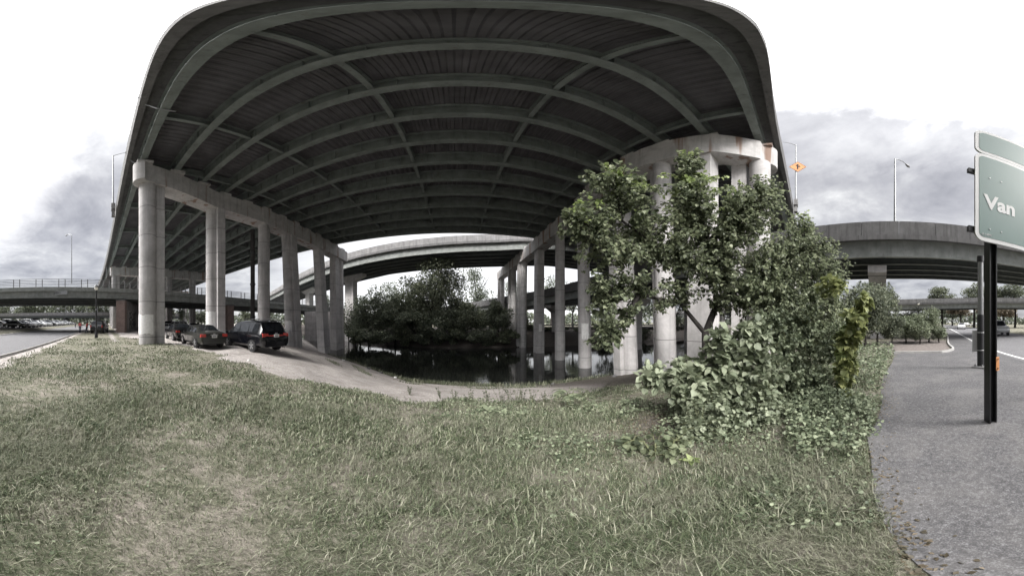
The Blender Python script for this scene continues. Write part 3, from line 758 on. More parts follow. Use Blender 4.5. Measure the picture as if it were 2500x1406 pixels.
# distant viaduct behind the car park
dv, _ = ramp_bridge('distant_viaduct', 'long low concrete viaduct far behind the rows of parked cars', [(-112,-75,6.7),(-112,-30,6.7),(-113,10,6.7),(-116,60,6.5)], 14, 1, 4, 1.0, ph=1.5, lip=.3, seg=9, steel='steel_d', cat='viaduct')
for i, y in enumerate((-58,-40,-22,-4,14,32)):
    r = thing('viaduct_pier', f'stubby pier carrying the distant viaduct, number {i+1} counting from the road end', 'bridge pier', (-119,y,0), 0, 'piers of the distant viaduct')
    m = MB(); m.box((0,0,1.85), (11,1.2,3.9)); k = m.build('pier_shaft', M['conc_dark'], None); k.parent = r
gr = thing('guard_rail', 'pale roadside guard rail on the far bank beyond the creek columns', 'guard rail', (14,60.6,0))
gp = smooth_path([(-1,74.5,.2),(14.2,60.6,.2),(30,52.8,.2),(48,45.8,.2),(80,39,.2)], 5)
m = MB(); m.sweep(gp, [(0,.42),(.06,.42),(.06,.78),(0,.78)], 1); m.build('rail', M['galv'], gr)
m = MB(); m.sweep(gp, [(-.1,-.3),(.2,-.3),(.2,.22),(-.1,.22)], 1); m.build('kerb_base', M['conc_par'], gr)
for i in range(0, len(gp), 1):
    m = MB(); p = gp[i]; m.box((p.x, p.y, .55), (.14,.14,.7)); m.build('rail_post', M['galv_d'], gr)
# ------------------------------------------------------------------ vehicles
def car_spec(kind):
    # x, z bottom, z belt, z top, half widths: low, belt, top ; rear is -x
    if kind == 'sedan':
        st = [(-2.38,.40,.66,.74,.62,.70,.55),(-2.33,.30,.78,.90,.80,.82,.66),(-2.15,.25,.90,.99,.87,.88,.72),(-1.62,.22,.95,1.05,.89,.90,.74),
              (-.95,.21,.95,1.38,.90,.91,.60),(-.2,.21,.94,1.44,.90,.91,.60),(.45,.21,.93,1.40,.90,.91,.60),(1.32,.21,.91,1.01,.90,.90,.74),
              (1.9,.22,.84,.92,.88,.88,.74),(2.25,.27,.70,.78,.82,.82,.70),(2.38,.38,.58,.62,.66,.68,.58)]
        return dict(st=st, wh=(-1.42,1.40), wr=.325, rear=(-1.60,-.97), front=(.47,1.30), panes=((-1.45,-.92),(-.86,-.02),(.06,1.05)), tail=(-2.27,.80,.70,.16,.34,.17), head=(2.20,.66,.66), plate=(-2.345,.74), bump=.46, W=.9, mirror=.78)
    if kind == 'van':
        st = [(-2.56,.42,.70,.80,.72,.80,.70),(-2.52,.32,.92,1.00,.92,.93,.84),(-2.44,.28,1.03,1.12,.95,.96,.80),(-2.12,.27,1.05,1.68,.96,.97,.70),
              (-1.5,.26,1.05,1.76,.96,.97,.70),(-.3,.26,1.04,1.77,.96,.97,.70),(.55,.26,1.02,1.70,.96,.97,.68),(1.62,.26,.98,1.08,.95,.95,.76),
              (2.15,.28,.86,.95,.92,.92,.76),(2.44,.33,.70,.78,.84,.84,.70),(2.56,.42,.6,.64,.70,.72,.6)]
        return dict(st=st, wh=(-1.50,1.48), wr=.335, rear=(-2.43,-2.14), front=(.58,1.58), panes=((-2.05,-1.15),(-1.07,-.12),(-.04,1.25)), tail=(-2.46,.96,.74,.10,.40,.19), head=(2.36,.70,.66), plate=(-2.54,.92), bump=.50, W=.96, mirror=.95)
    st = [(-2.36,.46,.80,.88,.74,.80,.70),(-2.32,.36,1.00,1.08,.92,.93,.82),(-2.24,.32,1.08,1.20,.95,.96,.80),(-2.02,.30,1.10,1.74,.96,.97,.72),
          (-1.4,.30,1.10,1.84,.96,.97,.72),(-.2,.30,1.09,1.85,.96,.97,.72),(.42,.30,1.08,1.78,.96,.97,.70),(1.12,.30,1.05,1.16,.95,.95,.80),
          (1.95,.32,.98,1.07,.94,.94,.80),(2.28,.38,.80,.86,.88,.88,.74),(2.36,.46,.66,.7,.74,.76,.66)]
    return dict(st=st, wh=(-1.38,1.40), wr=.37, rear=(-2.22,-2.04), front=(.44,1.10), panes=((-1.95,-1.05),(-.98,-.10),(-.03,.85)), tail=(-2.26,1.0,.84,.12,.16,.36), head=(2.22,.80,.70), plate=(-2.33,.95), bump=.56, W=.97, mirror=1.0)
def sec(st, x):
    for i in range(len(st)-1):
        if st[i][0] <= x <= st[i+1][0]:
            t = (x-st[i][0])/(st[i+1][0]-st[i][0]); return [a+(b-a)*t for a, b in zip(st[i], st[i+1])]
    return list(st[-1])
def ring(s):
    x, zb, zs, zr, wb, ws, wr = s
    h = [(0,zb),(wb*.84,zb),(wb*.98,zb+.12),(ws+.012,zb+(zs-zb)*.62),(ws,zs),(wr+.05,zr-.07 if zr-zs > .15 else zs+(zr-zs)*.6),(wr*.84,zr),(0,zr+.025)]
    return [(x, y, z) for y, z in h]+[(x, -y, z) for y, z in h[-2:0:-1]]
def make_car(name, kind, pm, label, cat, loc, rz, detail=True, group=None, lights=True):
    c = car_spec(kind); st = c['st']; r = thing(name, label, cat, loc, rz, group)
    def put(m, nm, mat, par, sm=35):
        o = m.build(nm, mat, None, sm); o.parent = par; return o
    m = MB(); rs = []
    xs = []
    for i in range(len(st)-1):
        xs += [st[i][0]] if detail is False else [st[i][0], (st[i][0]+st[i+1][0])/2]
    xs.append(st[-1][0])
    for x in xs: m.v += ring(sec(st, x))
    n = 14
    for i in range(len(xs)-1):
        for k in range(n): m.f.append((i*n+k, i*n+(k+1) % n, (i+1)*n+(k+1) % n, (i+1)*n+k))
    m.f += [tuple(range(n-1,-1,-1)), tuple((len(xs)-1)*n+k for k in range(n))]
    body = put(m, 'body', pm, r)
    # glass
    def screen(x0, x1, nm):
        m = MB(); K = 5
        for j in range(4):
            x = x0+(x1-x0)*j/3; s = sec(st, x); up = .014
            for k in range(-K, K+1):
                y = s[6]*.84*k/K*.97; z = s[3]+.025*(1-abs(k)/K); m.v.append((x-(up*.8 if x0 < 0 else -up*.8), y, z+up))
        w = 2*K+1
        for j in range(3):
            for k in range(w-1): m.f.append((j*w+k, j*w+k+1, (j+1)*w+k+1, (j+1)*w+k))
        return put(m, nm, M['glass'], r)
    screen(*c['rear'], 'rear_window'); screen(*c['front'], 'windscreen')
    for sgn in (1, -1):
        for (x0, x1) in c['panes']:
            m = MB()
            for j in range(7):
                x = x0+(x1-x0)*j/6; s = sec(st, x); q = ring(s); a, b = Vector(q[4]), Vector(q[5])
                for f in (.10, .90):
                    p = a.lerp(b, f); m.v.append((p.x, sgn*(p.y+.012), p.z))
            for j in range(6): m.f.append((2*j, 2*j+1, 2*j+3, 2*j+2))
            put(m, 'side_window', M['glass'], r)
    for sgn in (1, -1):
        for wx in c['wh']:
            R = c['wr']; w = MB(); y0 = sgn*(c['W']-.20)
            def disc(m, rad, ya, yb, nn=20):
                pts = [(wx+rad*math.cos(2*PI*i/nn), R+rad*math.sin(2*PI*i/nn)) for i in range(nn)]
                m.add([(x, ya, z) for x, z in pts]+[(x, yb, z) for x, z in pts], [tuple(range(nn)), tuple(range(2*nn-1, nn-1, -1))]+[(i, nn+i, nn+(i+1) % nn, (i+1) % nn) for i in range(nn)])
            disc(w, R, y0, sgn*(c['W']+.02)); wo = put(w, 'wheel', M['rubber'], r)
            a = MB(); disc(a, R*1.17, y0, sgn*(c['W']+.004)); put(a, 'wheel_arch', M['black'], body)
            h = MB(); disc(h, R*.68, y0, sgn*(c['W']+.026)); put(h, 'wheel_well', M['black'] if detail else M['chrome'], wo, 20)
            if detail:
                h = MB(); star = []
                for k in range(30):                  # five broad spokes between a hub and a thin outer ring
                    a_ = 2*PI*k/30; q = (.62,.62,.62,.30,.24,.30)[k % 6]*R*1.06; star.append((wx+q*math.cos(a_), R+q*math.sin(a_)))
                h.add([(x, sgn*(c['W']+.024), z) for x, z in star]+[(x, sgn*(c['W']+.036), z) for x, z in star], [tuple(range(30)), tuple(range(59,29,-1))]+[(i, 30+i, 30+(i+1) % 30, (i+1) % 30) for i in range(30)])
                put(h, 'rim', M['chrome'], wo, 20)
        if lights:
            tx, tz, ty, dx, dy, dz = c['tail']
            m = MB(); m.box((tx, sgn*ty, tz), (dx+.06, dy, dz), 0, .9); put(m, 'tail_light', M['red_l'], r)
            hx, hz, hy = c['head']; m = MB(); m.box((hx, sgn*hy, hz), (.22,.30,.13), 0, .8); put(m, 'headlight', M['white_l'], r)
        m = MB(); m.box((c['front'][1]-.22, sgn*(c['W']+.09), c['mirror']+.08), (.12,.20,.14), 0, .8); put(m, 'wing_mirror', pm, r)
    px, pz = c['plate']
    m = MB(); m.box((px-.03, 0, pz), (.03,.34,.16)); p_ = put(m, 'licence_plate', M['plate'], r)
    if detail:
        m = MB(); m.box((px-.047, 0, pz), (.006,.25,.055)); put(m, 'plate_print', M['navy_c'], p_)
        x0 = st[0][0]
        m = MB(); m.box((x0+.06, 0, c['bump']-.03), (.22, 1.5, .26), 0, .97); put(m, 'rear_bumper', pm, r)
        for sgn in (1,-1):
            for (xa, xb) in c['panes'][-2:]:
                m = MB(); s = sec(st, xa+.1); m.box((xa+.16, sgn*(s[5]+.015), s[2]-.08), (.20,.03,.035)); put(m, 'door_handle', pm, r)
            for (xa, xb) in c['panes'][-2:]:
                s = sec(st, xa); m = MB(); m.box((xa-.03, sgn*(s[5]+.004), (s[1]+s[2])/2+.08), (.012,.012,(s[2]-s[1])*.8)); put(m, 'door_seam', M['black'], body)
        if kind == 'van':
            m = MB(); m.box((-2.12,0,1.755), (.34,1.15,.045)); put(m, 'roof_spoiler', pm, r)
            for sgn in (1,-1):
                m = MB(); m.tube([(-1.9,sgn*.60,1.78),(-1.8,sgn*.60,1.85),(.2,sgn*.60,1.85),(.35,sgn*.60,1.76)], .022, 6); put(m, 'roof_rail', M['black'], r)
            m = MB(); pg = [(-.06,-.04),(-.035,-.04),(-.035,-.01),(.035,-.01),(.035,-.04),(.06,-.04),(.06,.045),(.035,.045),(.035,.012),(-.035,.012),(-.035,.045),(-.06,.045)]; m.add([(-2.535,a,1.045+b) for a,b in pg]+[(-2.555,a,1.045+b) for a,b in pg], [tuple(range(12)), tuple(range(23,11,-1))]+[(i,12+i,12+(i+1)%12,(i+1)%12) for i in range(12)]); put(m, 'badge', M['chrome'], r)
            m = MB(); m.box((-2.52,0,.93), (.05,1.1,.07)); put(m, 'light_bar', M['red_l'], r)
            m = MB(); m.tube([(-2.40,-.55,.24),(-2.62,-.55,.23)], .035, 8); put(m, 'exhaust', M['galv_d'], r)
        else:
            m = MB(); m.box((x0+.02,0,.90 if kind == 'sedan' else 1.12), (.02,.14,.035)); put(m, 'badge', M['chrome'], r)
            m = MB(); m.box((x0+.015,0,(.84 if kind == 'sedan' else 1.04)), (.02,.5,.03)); put(m, 'trim_strip', M['chrome'], r)
    return r
HD = D(176)
make_car('minivan', 'van', M['p_navy'], 'black minivan parked on the gravel with its tailgate towards us', 'minivan', (-11.45,8.75,g1(-11.4,8.7)+.02), HD)
make_car('parked_sedan', 'sedan', M['p_olive'], 'dark grey sedan parked between the grass and the black minivan', 'car', (-14.05,6.35,g1(-14,6.3)+.01), HD)
make_car('parked_hatchback', 'sedan', M['p_black'], 'black car parked just ahead of the dark grey sedan', 'car', (-19.35,6.55,g1(-19.35,6.55)+.01), HD)
make_car('parked_suv', 'suv', M['p_black'], 'black sport utility vehicle parked against the first brick pier', 'car', (-34.2,-1.0,g1(-34,-1)+.01), D(168))
V0 = make_car('car', 'sedan', M['p_silver'], 'silver car parked under the railed ramp, left of the others there', 'car', (-36.8,10.2,.02), D(100), detail=False, group='cars parked under the railed ramp')
V1 = make_car('car', 'suv', M['p_white'], 'white utility vehicle parked under the railed ramp', 'car', (-41.0,14.6,.02), D(95), detail=False, group='cars parked under the railed ramp')
def repaint(root, mat):
    for c in root.children:
        for q in [c]+list(c.children):
            if q.type == 'MESH' and q.name.split('.')[0] in ('body','wing_mirror'):
                q.material_slots[0].link = 'OBJECT'; q.material_slots[0].material = mat
def carcopy(src, x, y, z, rz, mat, label, group):
    r = dup(src, (x, y, z), rz, None, label, group); repaint(r, mat); return r
carcopy(V0, -44, 18.6, .02, D(90), M['p_grey'], 'grey car parked deep under the railed ramp behind the white utility vehicle', 'cars parked under the railed ramp')
carcopy(V1, -47, 14.0, .02, D(100), M['p_black'], 'black utility vehicle parked deepest under the railed ramp', 'cars parked under the railed ramp')
cols = ['p_black','p_silver','p_white','p_silver','p_grey','p_white','p_silver','p_white','p_black','p_white','p_silver','p_grey','p_white','p_silver','p_white','p_silver','p_grey','p_white','p_silver','p_white','p_black','p_white']
cn = {'p_black':'black','p_silver':'silver','p_white':'white','p_grey':'grey'}
ordn = ['first','second','third','fourth','fifth','sixth','seventh','eighth','ninth','tenth','eleventh','twelfth','thirteenth','fourteenth','fifteenth','sixteenth','seventeenth','eighteenth','nineteenth','twentieth','twenty-first','twenty-second']
for i, cc in enumerate(cols):
    x = -39.5-2.95*i
    carcopy(V1 if i % 5 == 3 else V0, x, -17.2+random.uniform(-.25,.25), .53, D(78+random.uniform(-4,4)), M[cc], f'{cn[cc]} car in the front row of the car park, {ordn[i]} from the near end', 'cars in the front row of the car park')
for i in range(16):
    cc = cols[(i*5+3) % 22]; x = -44-3.0*i-(i*7 % 3)*.1
    carcopy(V1 if i % 4 == 1 else V0, x, -23.2, .53, D(-96), M[cc], f'{cn[cc]} car in the back row of the car park, {ordn[i]} from the near end', 'cars in the back row of the car park')
for i, y in enumerate((-30,-11,-2)):
    carcopy(V0, -115.5, y, 5.32, D(90), M[('p_white','p_silver','p_grey')[i]], ('white','silver','grey')[i]+' car driving on the distant viaduct, roof showing over its parapet', 'cars on the distant viaduct')
make_car('moving_car', 'sedan', M['p_white'], 'white car driving towards us along the road on the right', 'car', (39.3,-34.2,.02), D(139), detail=True)
make_car('moving_suv', 'suv', M['p_silver'], 'silver utility vehicle passing behind the black sign post at the right edge', 'car', (17.8,-21.6,.02), D(143), detail=True)
for i, (x, y, mt) in enumerate(((58,-58,'p_white'),(66,-70,'p_silver'),(70,-63,'p_white'))):
    carcopy(V0, x, y, .02, D(40+20*i), M[mt], ('small white car far off between the park tree trunks','small silver car far off beyond the white ones','small white car furthest right among the park trees')[i], 'far cars among the park trees')

# ------------------------------------------------------------------ people
def person(label, loc, rz, top, stride=.12, lean=0.0, scale=1.0):
    r = thing('person', label, 'person', loc, rz)
    me = bpy.data.meshes.new('body'); v = []; e = []; rad = []
    def add(p, rr, par=None):
        v.append(p); rad.append(rr)
        if par is not None: e.append((par, len(v)-1))
        return len(v)-1
    L = lambda z: lean*max(0, z-.9)
    pv = add((0,0,.94), (.155,.12)); ch1 = add((L(1.12),0,1.12), (.145,.105), pv); ch2 = add((L(1.34),0,1.34), (.175,.115), ch1)
    nk = add((L(1.48)+.005,0,1.48), (.062,.062), ch2); h1 = add((L(1.58)+.02,0,1.57), (.078,.092), nk); h2 = add((L(1.66)+.02,0,1.66), (.082,.098), h1); add((L(1.72)+.01,0,1.735), (.05,.06), h2)
    for s in (1,-1):
        hp = add((0,s*.095,.88), (.10,.10), pv); kn = add((.03+s*stride*.4,s*.10,.50), (.07,.07), hp); an = add((s*stride-.03,s*.105,.09), (.045,.045), kn); add((s*stride+.13,s*.115,.045), (.045,.035), an)
        sh = add((L(1.40),s*.20,1.40), (.065,.065), ch2); eb = add((L(1.12)-.02-s*stride*.3,s*.265,1.12), (.048,.048), sh); wr = add((L(.9)+.05-s*stride*.6,s*.27,.88), (.034,.034), eb)
        pm = add((wr and v[wr][0]+.015, s*.272, .80), (.036,.022), wr)
        for k, (dx, ln) in enumerate(((.033,.075),(.012,.085),(-.010,.08),(-.031,.06))):
            k1 = add((v[pm][0]+dx, s*.272, .765), (.009,.009), pm); k2 = add((v[pm][0]+dx+.006, s*.266, .765-ln*.5), (.008,.008), k1); add((v[pm][0]+dx+.016, s*.256, .765-ln), (.006,.006), k2)
        t1 = add((v[wr][0]+.045, s*.258, .825), (.010,.010), wr); add((v[wr][0]+.06, s*.248, .785), (.008,.008), t1)
    me.from_pydata(v, e, []); o = bpy.data.objects.new('body', me); COL.objects.link(o)
    o.modifiers.new('s', 'SKIN'); sv = me.skin_vertices[0].data
    for i, q in enumerate(rad): sv[i].radius = q
    sv[0].use_root = True
    ss = o.modifiers.new('u', 'SUBSURF'); ss.levels = 1; ss.render_levels = 1
    dg = bpy.context.evaluated_depsgraph_get(); dg.update()
    m2 = bpy.data.meshes.new_from_object(o.evaluated_get(dg)); bpy.data.objects.remove(o); m2.name = 'body'
    m2.materials.clear()
    for k in (M['skin'], M['navy_c'], top, M['black']): m2.materials.append(k)
    for p in m2.polygons:
        c = p.center; a = abs(c.y)
        p.material_index = 3 if c.z < .10 else 1 if c.z < .98 and a < .21 else 0 if c.z > 1.49 or (a > .2 and c.z < 1.08) else 2
    m2.shade_smooth()
    b = link('body', m2); b.parent = r
    m = MB(); m.lathe((L(1.66)+.0,0,1.60), [(.03,-.02),(.088,.0),(.104,.06),(.098,.12),(.06,.165),(.01,.178)], 12); h = m.build('hair', M['hair'], None, 60); h.parent = r
    for s in (1,-1):
        m = MB(); m.lathe((L(1.62)+.02,s*.088,1.59), [(.004,-.03),(.018,-.01),(.018,.015),(.004,.03)], 8); h = m.build('ear', M['skin'], None, 60); h.parent = r
        m = MB(); m.lathe((L(1.62)+.112,s*.032,1.612), [(.002,-.008),(.009,0),(.002,.008)], 8); h = m.build('eye', M['black'], None, 60); h.parent = r
    m = MB(); m.add([(.10,0,1.615),(.145,0,1.575),(.10,.016,1.57),(.10,-.016,1.57)], [(0,1,2),(0,3,1),(1,3,2)]); h = m.build('nose', M['skin'], None); h.parent = r; h.location.x = L(1.6)
    m = MB(); m.box((L(1.6)+.105,0,1.545), (.02,.04,.008)); h = m.build('mouth', M['red_c'], None); h.parent = r
    r.scale = (scale,)*3
    return r
person('person in a red top and dark trousers walking away along the road edge', (-33.2,-4.0,g1(-33.2,-4)+.0), D(172), M['red_c'], .14)
person('person in a red top stooping beside the black sport utility vehicle', (-32.6,-2.95,g1(-32.6,-3)), D(60), M['red_c'], .10, .35, .97)
person('distant person in grey walking on the road by the car park', (-62,-8.8,.02), D(-10), M['grey_c'], .16)

# ------------------------------------------------------------------ lamps, posts and signs
def cobra(name, label, loc, h, arm, adir, group, r0=.09, bracket=0.0):
    r = thing(name, label, 'street lamp', loc, 0, group)
    def put(m, nm, mat): o = m.build(nm, mat, None, 40); o.parent = r; return o
    m = MB(); m.tube([(0,0,-.02),(0,0,h*.5),(0,0,h)], [r0, r0*.8, r0*.6], 10); put(m, 'pole', M['galv'])
    u = Vector((math.cos(adir), math.sin(adir), 0)); e = u*arm
    m = MB(); m.tube([(0,0,h-.1), tuple(u*arm*.3+Vector((0,0,h+.35))), tuple(u*arm*.7+Vector((0,0,h+.62))), tuple(e+Vector((0,0,h+.68)))], [.05,.045,.04,.035], 8); put(m, 'arm', M['galv'])
    m = MB(); a = e+Vector((0,0,h+.66)); m.tube([tuple(a-u*.05), tuple(a+u*.15), tuple(a+u*.45), tuple(a+u*.72)], [.05,.12,.15,.05], 10); put(m, 'lamp_head', M['galv_d'])
    if bracket:
        m = MB(); m.box((0,0,-bracket/2), (.9,.5,bracket), 0, 1.0); m.box((0,0,-bracket-.5), (.7,.42,1.0), 0, .8); put(m, 'bracket_block', M['conc_par'])
    return r
cobra('street_lamp', 'tall grey street lamp with bent arm behind the railing of the left ramp', tuple(at(175,692,42)), 10.0, 1.6, D(-140), 'street lamps')
cobra('street_lamp', 'thin grey street lamp half hidden at the edge of the overpass, far left', tuple(at(260,678,58)), 6.5, 1.6, D(30), 'street lamps')
cobra('street_lamp', 'grey street lamp rising from the stained concrete ramp on the right', (16.75,-7.4,10.15), 8.1, 1.9, D(-55), 'street lamps', .11)
L4 = cobra('street_lamp', 'grey street lamp on the overpass edge, carrying the orange diamond sign', (26.6,E0(26.6)-.75,17.9), 11.2, 3.0, D(100), 'street lamps', .12, .9)
cobra('street_lamp', 'grey street lamp on the left end of the overpass edge, above its bracket block', (-27.2,E0(27)-.75,17.6), 9.5, 3.0, D(80), 'street lamps', .12, .9)
def diamond():
    p = Vector((26.45,E0(26.6)-.98,24.0))
    r = thing('warning_sign', 'orange diamond merge warning sign with black arrow, fixed to a lamp pole', 'sign', tuple(p))
    n = (Vector((0,0,EYE))-p); n.z = 0; n.normalize(); u = Vector((0,0,1)).cross(n)
    q = 1.05
    R3 = Matrix((( u.x,0,n.x,0),(u.y,0,n.y,0),(0,1,0,0),(0,0,0,1)))
    def fl(poly, nm, mat, off, th):
        m = MB(); k = len(poly); m.add([(x,y,off) for x,y in poly]+[(x,y,off-th) for x,y in poly], [tuple(range(k)), tuple(range(2*k-1,k-1,-1))]+[(i,k+i,k+(i+1)%k,(i+1)%k) for i in range(k)])
        o = m.build(nm, mat, None); o.data.transform(R3); o.parent = r; return o
    fl([(q,0),(0,q),(-q,0),(0,-q)], 'panel', M['orange'], 0, .04)
    b = q*.95; c = q*.90
    for k in range(4):
        a0, a1 = k*PI/2, (k+1)*PI/2
        fl([(b*math.cos(a0),b*math.sin(a0)),(b*math.cos(a1),b*math.sin(a1)),(c*math.cos(a1),c*math.sin(a1)),(c*math.cos(a0),c*math.sin(a0))], 'border', M['black'], .008, .006)
    fl([(-.10,-.50),(.06,-.50),(.06,-.18),(.34,-.02),(.26,.12),(.06,.0),(.06,.18),(.26,.18),(-.02,.56),(-.30,.18),(-.10,.18)], 'merge_arrow', M['black'], .012, .008)
diamond()
def park_lamp(label, loc, h):
    r = thing('park_lamp', label, 'park lamp', loc, 0, 'black park lamps')
    def put(m, nm, mat): o = m.build(nm, mat, None, 40); o.parent = r; return o
    m = MB(); m.lathe((0,0,-.05), [(.17,0),(.17,.5),(.13,.6),(.10,.75),(.085,h*.6),(.07,h-.55),(.12,h-.5),(.10,h-.42)], 12); put(m, 'post', M['black'])
    m = MB(); m.lathe((0,0,h-.47), [(.09,0),(.19,.12),(.20,.25),(.12,.38)], 12); put(m, 'lantern', M['lampglass'])
    m = MB(); m.lathe((0,0,h-.10), [(.24,0),(.20,.08),(.08,.14),(.02,.24)], 12); put(m, 'cap', M['black'])
    return r
x, y = flat(235, 22.8); lp_ = park_lamp('black park lamp post standing at the top of the grass on the left', (x, y, g1(x,y)), 5.4)
m = MB(); m.lathe((0,0,2.86), [(.12,0),(.12,.12)], 10); o = m.build('metal_band', M['galv'], None); o.parent = lp_
x, y = flat(2242, 40); park_lamp('black park lamp with lit looking globe among bushes beyond the path', (x, y, g1(x,y)), 5.2)
for i, (px, d, h) in enumerate(((160,130,13),(212,118,11.5),(238,122,12),(254,118,11))):
    x, y = flat(px, d); r = thing('utility_pole', ('pale pole behind the distant viaduct, leftmost of four','pale pole with cross bar behind the red-topped walker','pale pole behind the black park lamp post','pale pole beside the first brick pier')[i], 'pole', (x, y, g1(x,y)), 0, 'pale far poles')
    m = MB(); m.tube([(0,0,-.2),(0,0,h)], [.2,.13], 8); o = m.build('shaft', M['galv'], None); o.parent = r
    if i == 1: m = MB(); m.box((0,0,h-3), (.2,4.5,.2)); o = m.build('cross_bar', M['galv'], None); o.parent = r
# silver pole with black sleeve and paper notice
x, y = flat(2394, 7.75)
r = thing('metal_pole', 'grey metal pole with black painted base and paper notice wrapped round it', 'pole', (x, y, 0))
def put(m, nm, mat, par=None, sm=40): o = m.build(nm, mat, None, sm); o.parent = par or r; return o
m = MB(); m.tube([(0,0,0),(0,0,3.75),(-.02,.0,3.78)], [.115,.10,.10], 16); sh = put(m, 'shaft', M['galv'])
m = MB(); m.lathe((0,0,.04), [(.122,0),(.125,1.75),(.118,1.83)], 16); put(m, 'painted_base', M['black'])
m = MB(); m.lathe((0,0,3.76), [(.13,0),(.13,.22),(.11,.23)], 16); put(m, 'top_sleeve', M['black'])
m = MB(); m.box((0,0,.03), (.52,.52,.07), .4, .92); put(m, 'base_plate', M['conc_par'])
for k in range(4):
    a = k*PI/2+1.1; m = MB(); m.lathe((.2*math.cos(a),.2*math.sin(a),.06), [(.03,0),(.03,.05),(.015,.08)], 8); put(m, 'anchor_bolt', M['galv_d'])
n = Vector((-x,-y,0)).normalized(); u = Vector((0,0,1)).cross(n)
m = MB(); B_ = n*-.135
for s_ in (-1, 1):
    a = u*s_*.10+B_; b = u*s_*.30+B_+n*.03
    m.add([(a.x,a.y,.56),(b.x,b.y,.54),(b.x,b.y,1.31),(a.x,a.y,1.32)], [(0,1,2,3)])
a = u*-.10+B_; b = u*.10+B_; m.add([(a.x,a.y,.56),(b.x,b.y,.56),(b.x,b.y,1.32),(a.x,a.y,1.32)], [(0,1,2,3)])
nt_ = put(m, 'paper_notice', M['paper'])
for z in (.62,1.24): m = MB(); m.lathe((0,0,z), [(.13,0),(.13,.02)], 16); put(m, 'tie_band', M['sign_w'], sh)
# green guide sign
A = Vector((3.0*math.sin(2.3475), 3.0*math.cos(2.3475), 0)); u = Vector((-.26,-.966,0)).normalized(); n = Vector((u.y,-u.x,0))
r = thing('guide_sign', 'large green road sign with white border on black posts at the right edge', 'sign', (A.x, A.y, 0))
FR = Matrix(((u.x,0,n.x,0),(u.y,0,n.y,0),(0,1,0,0),(0,0,0,1)))     # x along the board, y up, z towards the viewer
def rr(x0, y0, x1, y1, rad, k=6):
    o = []
    for cx, cy, a0 in ((x1-rad,y0+rad,-PI/2),(x1-rad,y1-rad,0),(x0+rad,y1-rad,PI/2),(x0+rad,y0+rad,PI)):
        for i in range(k+1): a = a0+PI/2*i/k; o.append((cx+rad*math.cos(a), cy+rad*math.sin(a)))
    return o
def flatpart(poly, z0, z1, nm, mat, par=None):
    m = MB(); k = len(poly); m.add([(x,y,z1) for x,y in poly]+[(x,y,z0) for x,y in poly], [tuple(range(k)), tuple(range(2*k-1,k-1,-1))]+[(i,k+i,k+(i+1)%k,(i+1)%k) for i in range(k)])
    o = m.build(nm, mat, None); o.data.transform(FR); o.parent = par or r; return o
for (y0, y1) in ((2.77,4.49),(4.50,5.15)):
    bd = flatpart(rr(-.01,y0,3.4,y1,.13), 0, .03, 'sign_border', M['sign_w'])
    flatpart(rr(.05,y0+.065,3.34,y1-.065,.08), .03, .033, 'sign_face', M['sign'], bd)
def sgtext(body, size, x, y, bold): 
    o = textmesh('lettering', body, size, M['sign_w'], None, FR @ Matrix.Translation((x, y, .036)), bold, .001); o.parent = r
sgtext('Van', .355, .135, 3.34, .012)
sgtext('SI-14840', .045, .09, 2.865, 0)
rv = MB()
for yy in (2.98,3.95):
    for xx in (.22,.42,1.9,2.1): rv.box((xx, yy, .036), (.018,.018,.01))
o = rv.build('rivets', M['chrome'], None); o.data.transform(FR); o.parent = r; o['kind'] = 'stuff'
for yy in (2.95,4.05):
    m = MB(); m.box((1.56, yy, -.035), (3.3,.085,.06)); o = m.build('back_rail', M['black'], None); o.data.transform(FR); o.parent = r
for s_ in (.36, 2.75):
    m = MB(); c = u*s_-n*.16
    for k in (-1, 1): m.box((c.x+u.x*k*.055, c.y+u.y*k*.055, 2.5), (.02,.16,5.1), math.atan2(u.y,u.x))
    m.box((c.x, c.y, 2.5), (.11,.02,5.1), math.atan2(u.y,u.x)); ps = m.build('post', M['black'], None); ps.parent = r
    if s_ < 1:
        q = c+u*.062+n*.095; m = MB(); m.box((q.x, q.y, .98), (.055,.012,.21), math.atan2(u.y,u.x)); pl = m.build('orange_reflector', M['orange'], None); pl.parent = ps
        for z in (.91,1.05):
            m = MB(); m.box((q.x+n.x*.01, q.y+n.y*.01, z), (.016,.012,.016), math.atan2(u.y,u.x)); b = m.build('bolt', M['black'], None); b.parent = ps
# dark drain stack beside the second pair of columns
x, y = flat(617, 21.5)
r = thing('drain_stack', 'dark rusty drain pipe standing left of the twin columns, behind the minivan', 'pipe', (x, y, g1(x,y)))
m = MB(); m.tube([(0,0,-.3),(0,0,6),(0,0,11.3)], .22, 10); o = m.build('pipe', plain('rusty pipe', (.03,.027,.026), .9, var=.5, scale=4), None, 40); o.parent = r
for z in (2.2,5.4,8.6): m = MB(); m.lathe((0,0,z), [(.26,0),(.28,.05),(.28,.15),(.26,.2)], 10); o = m.build('pipe_collar', M['black'], None); o.parent = r
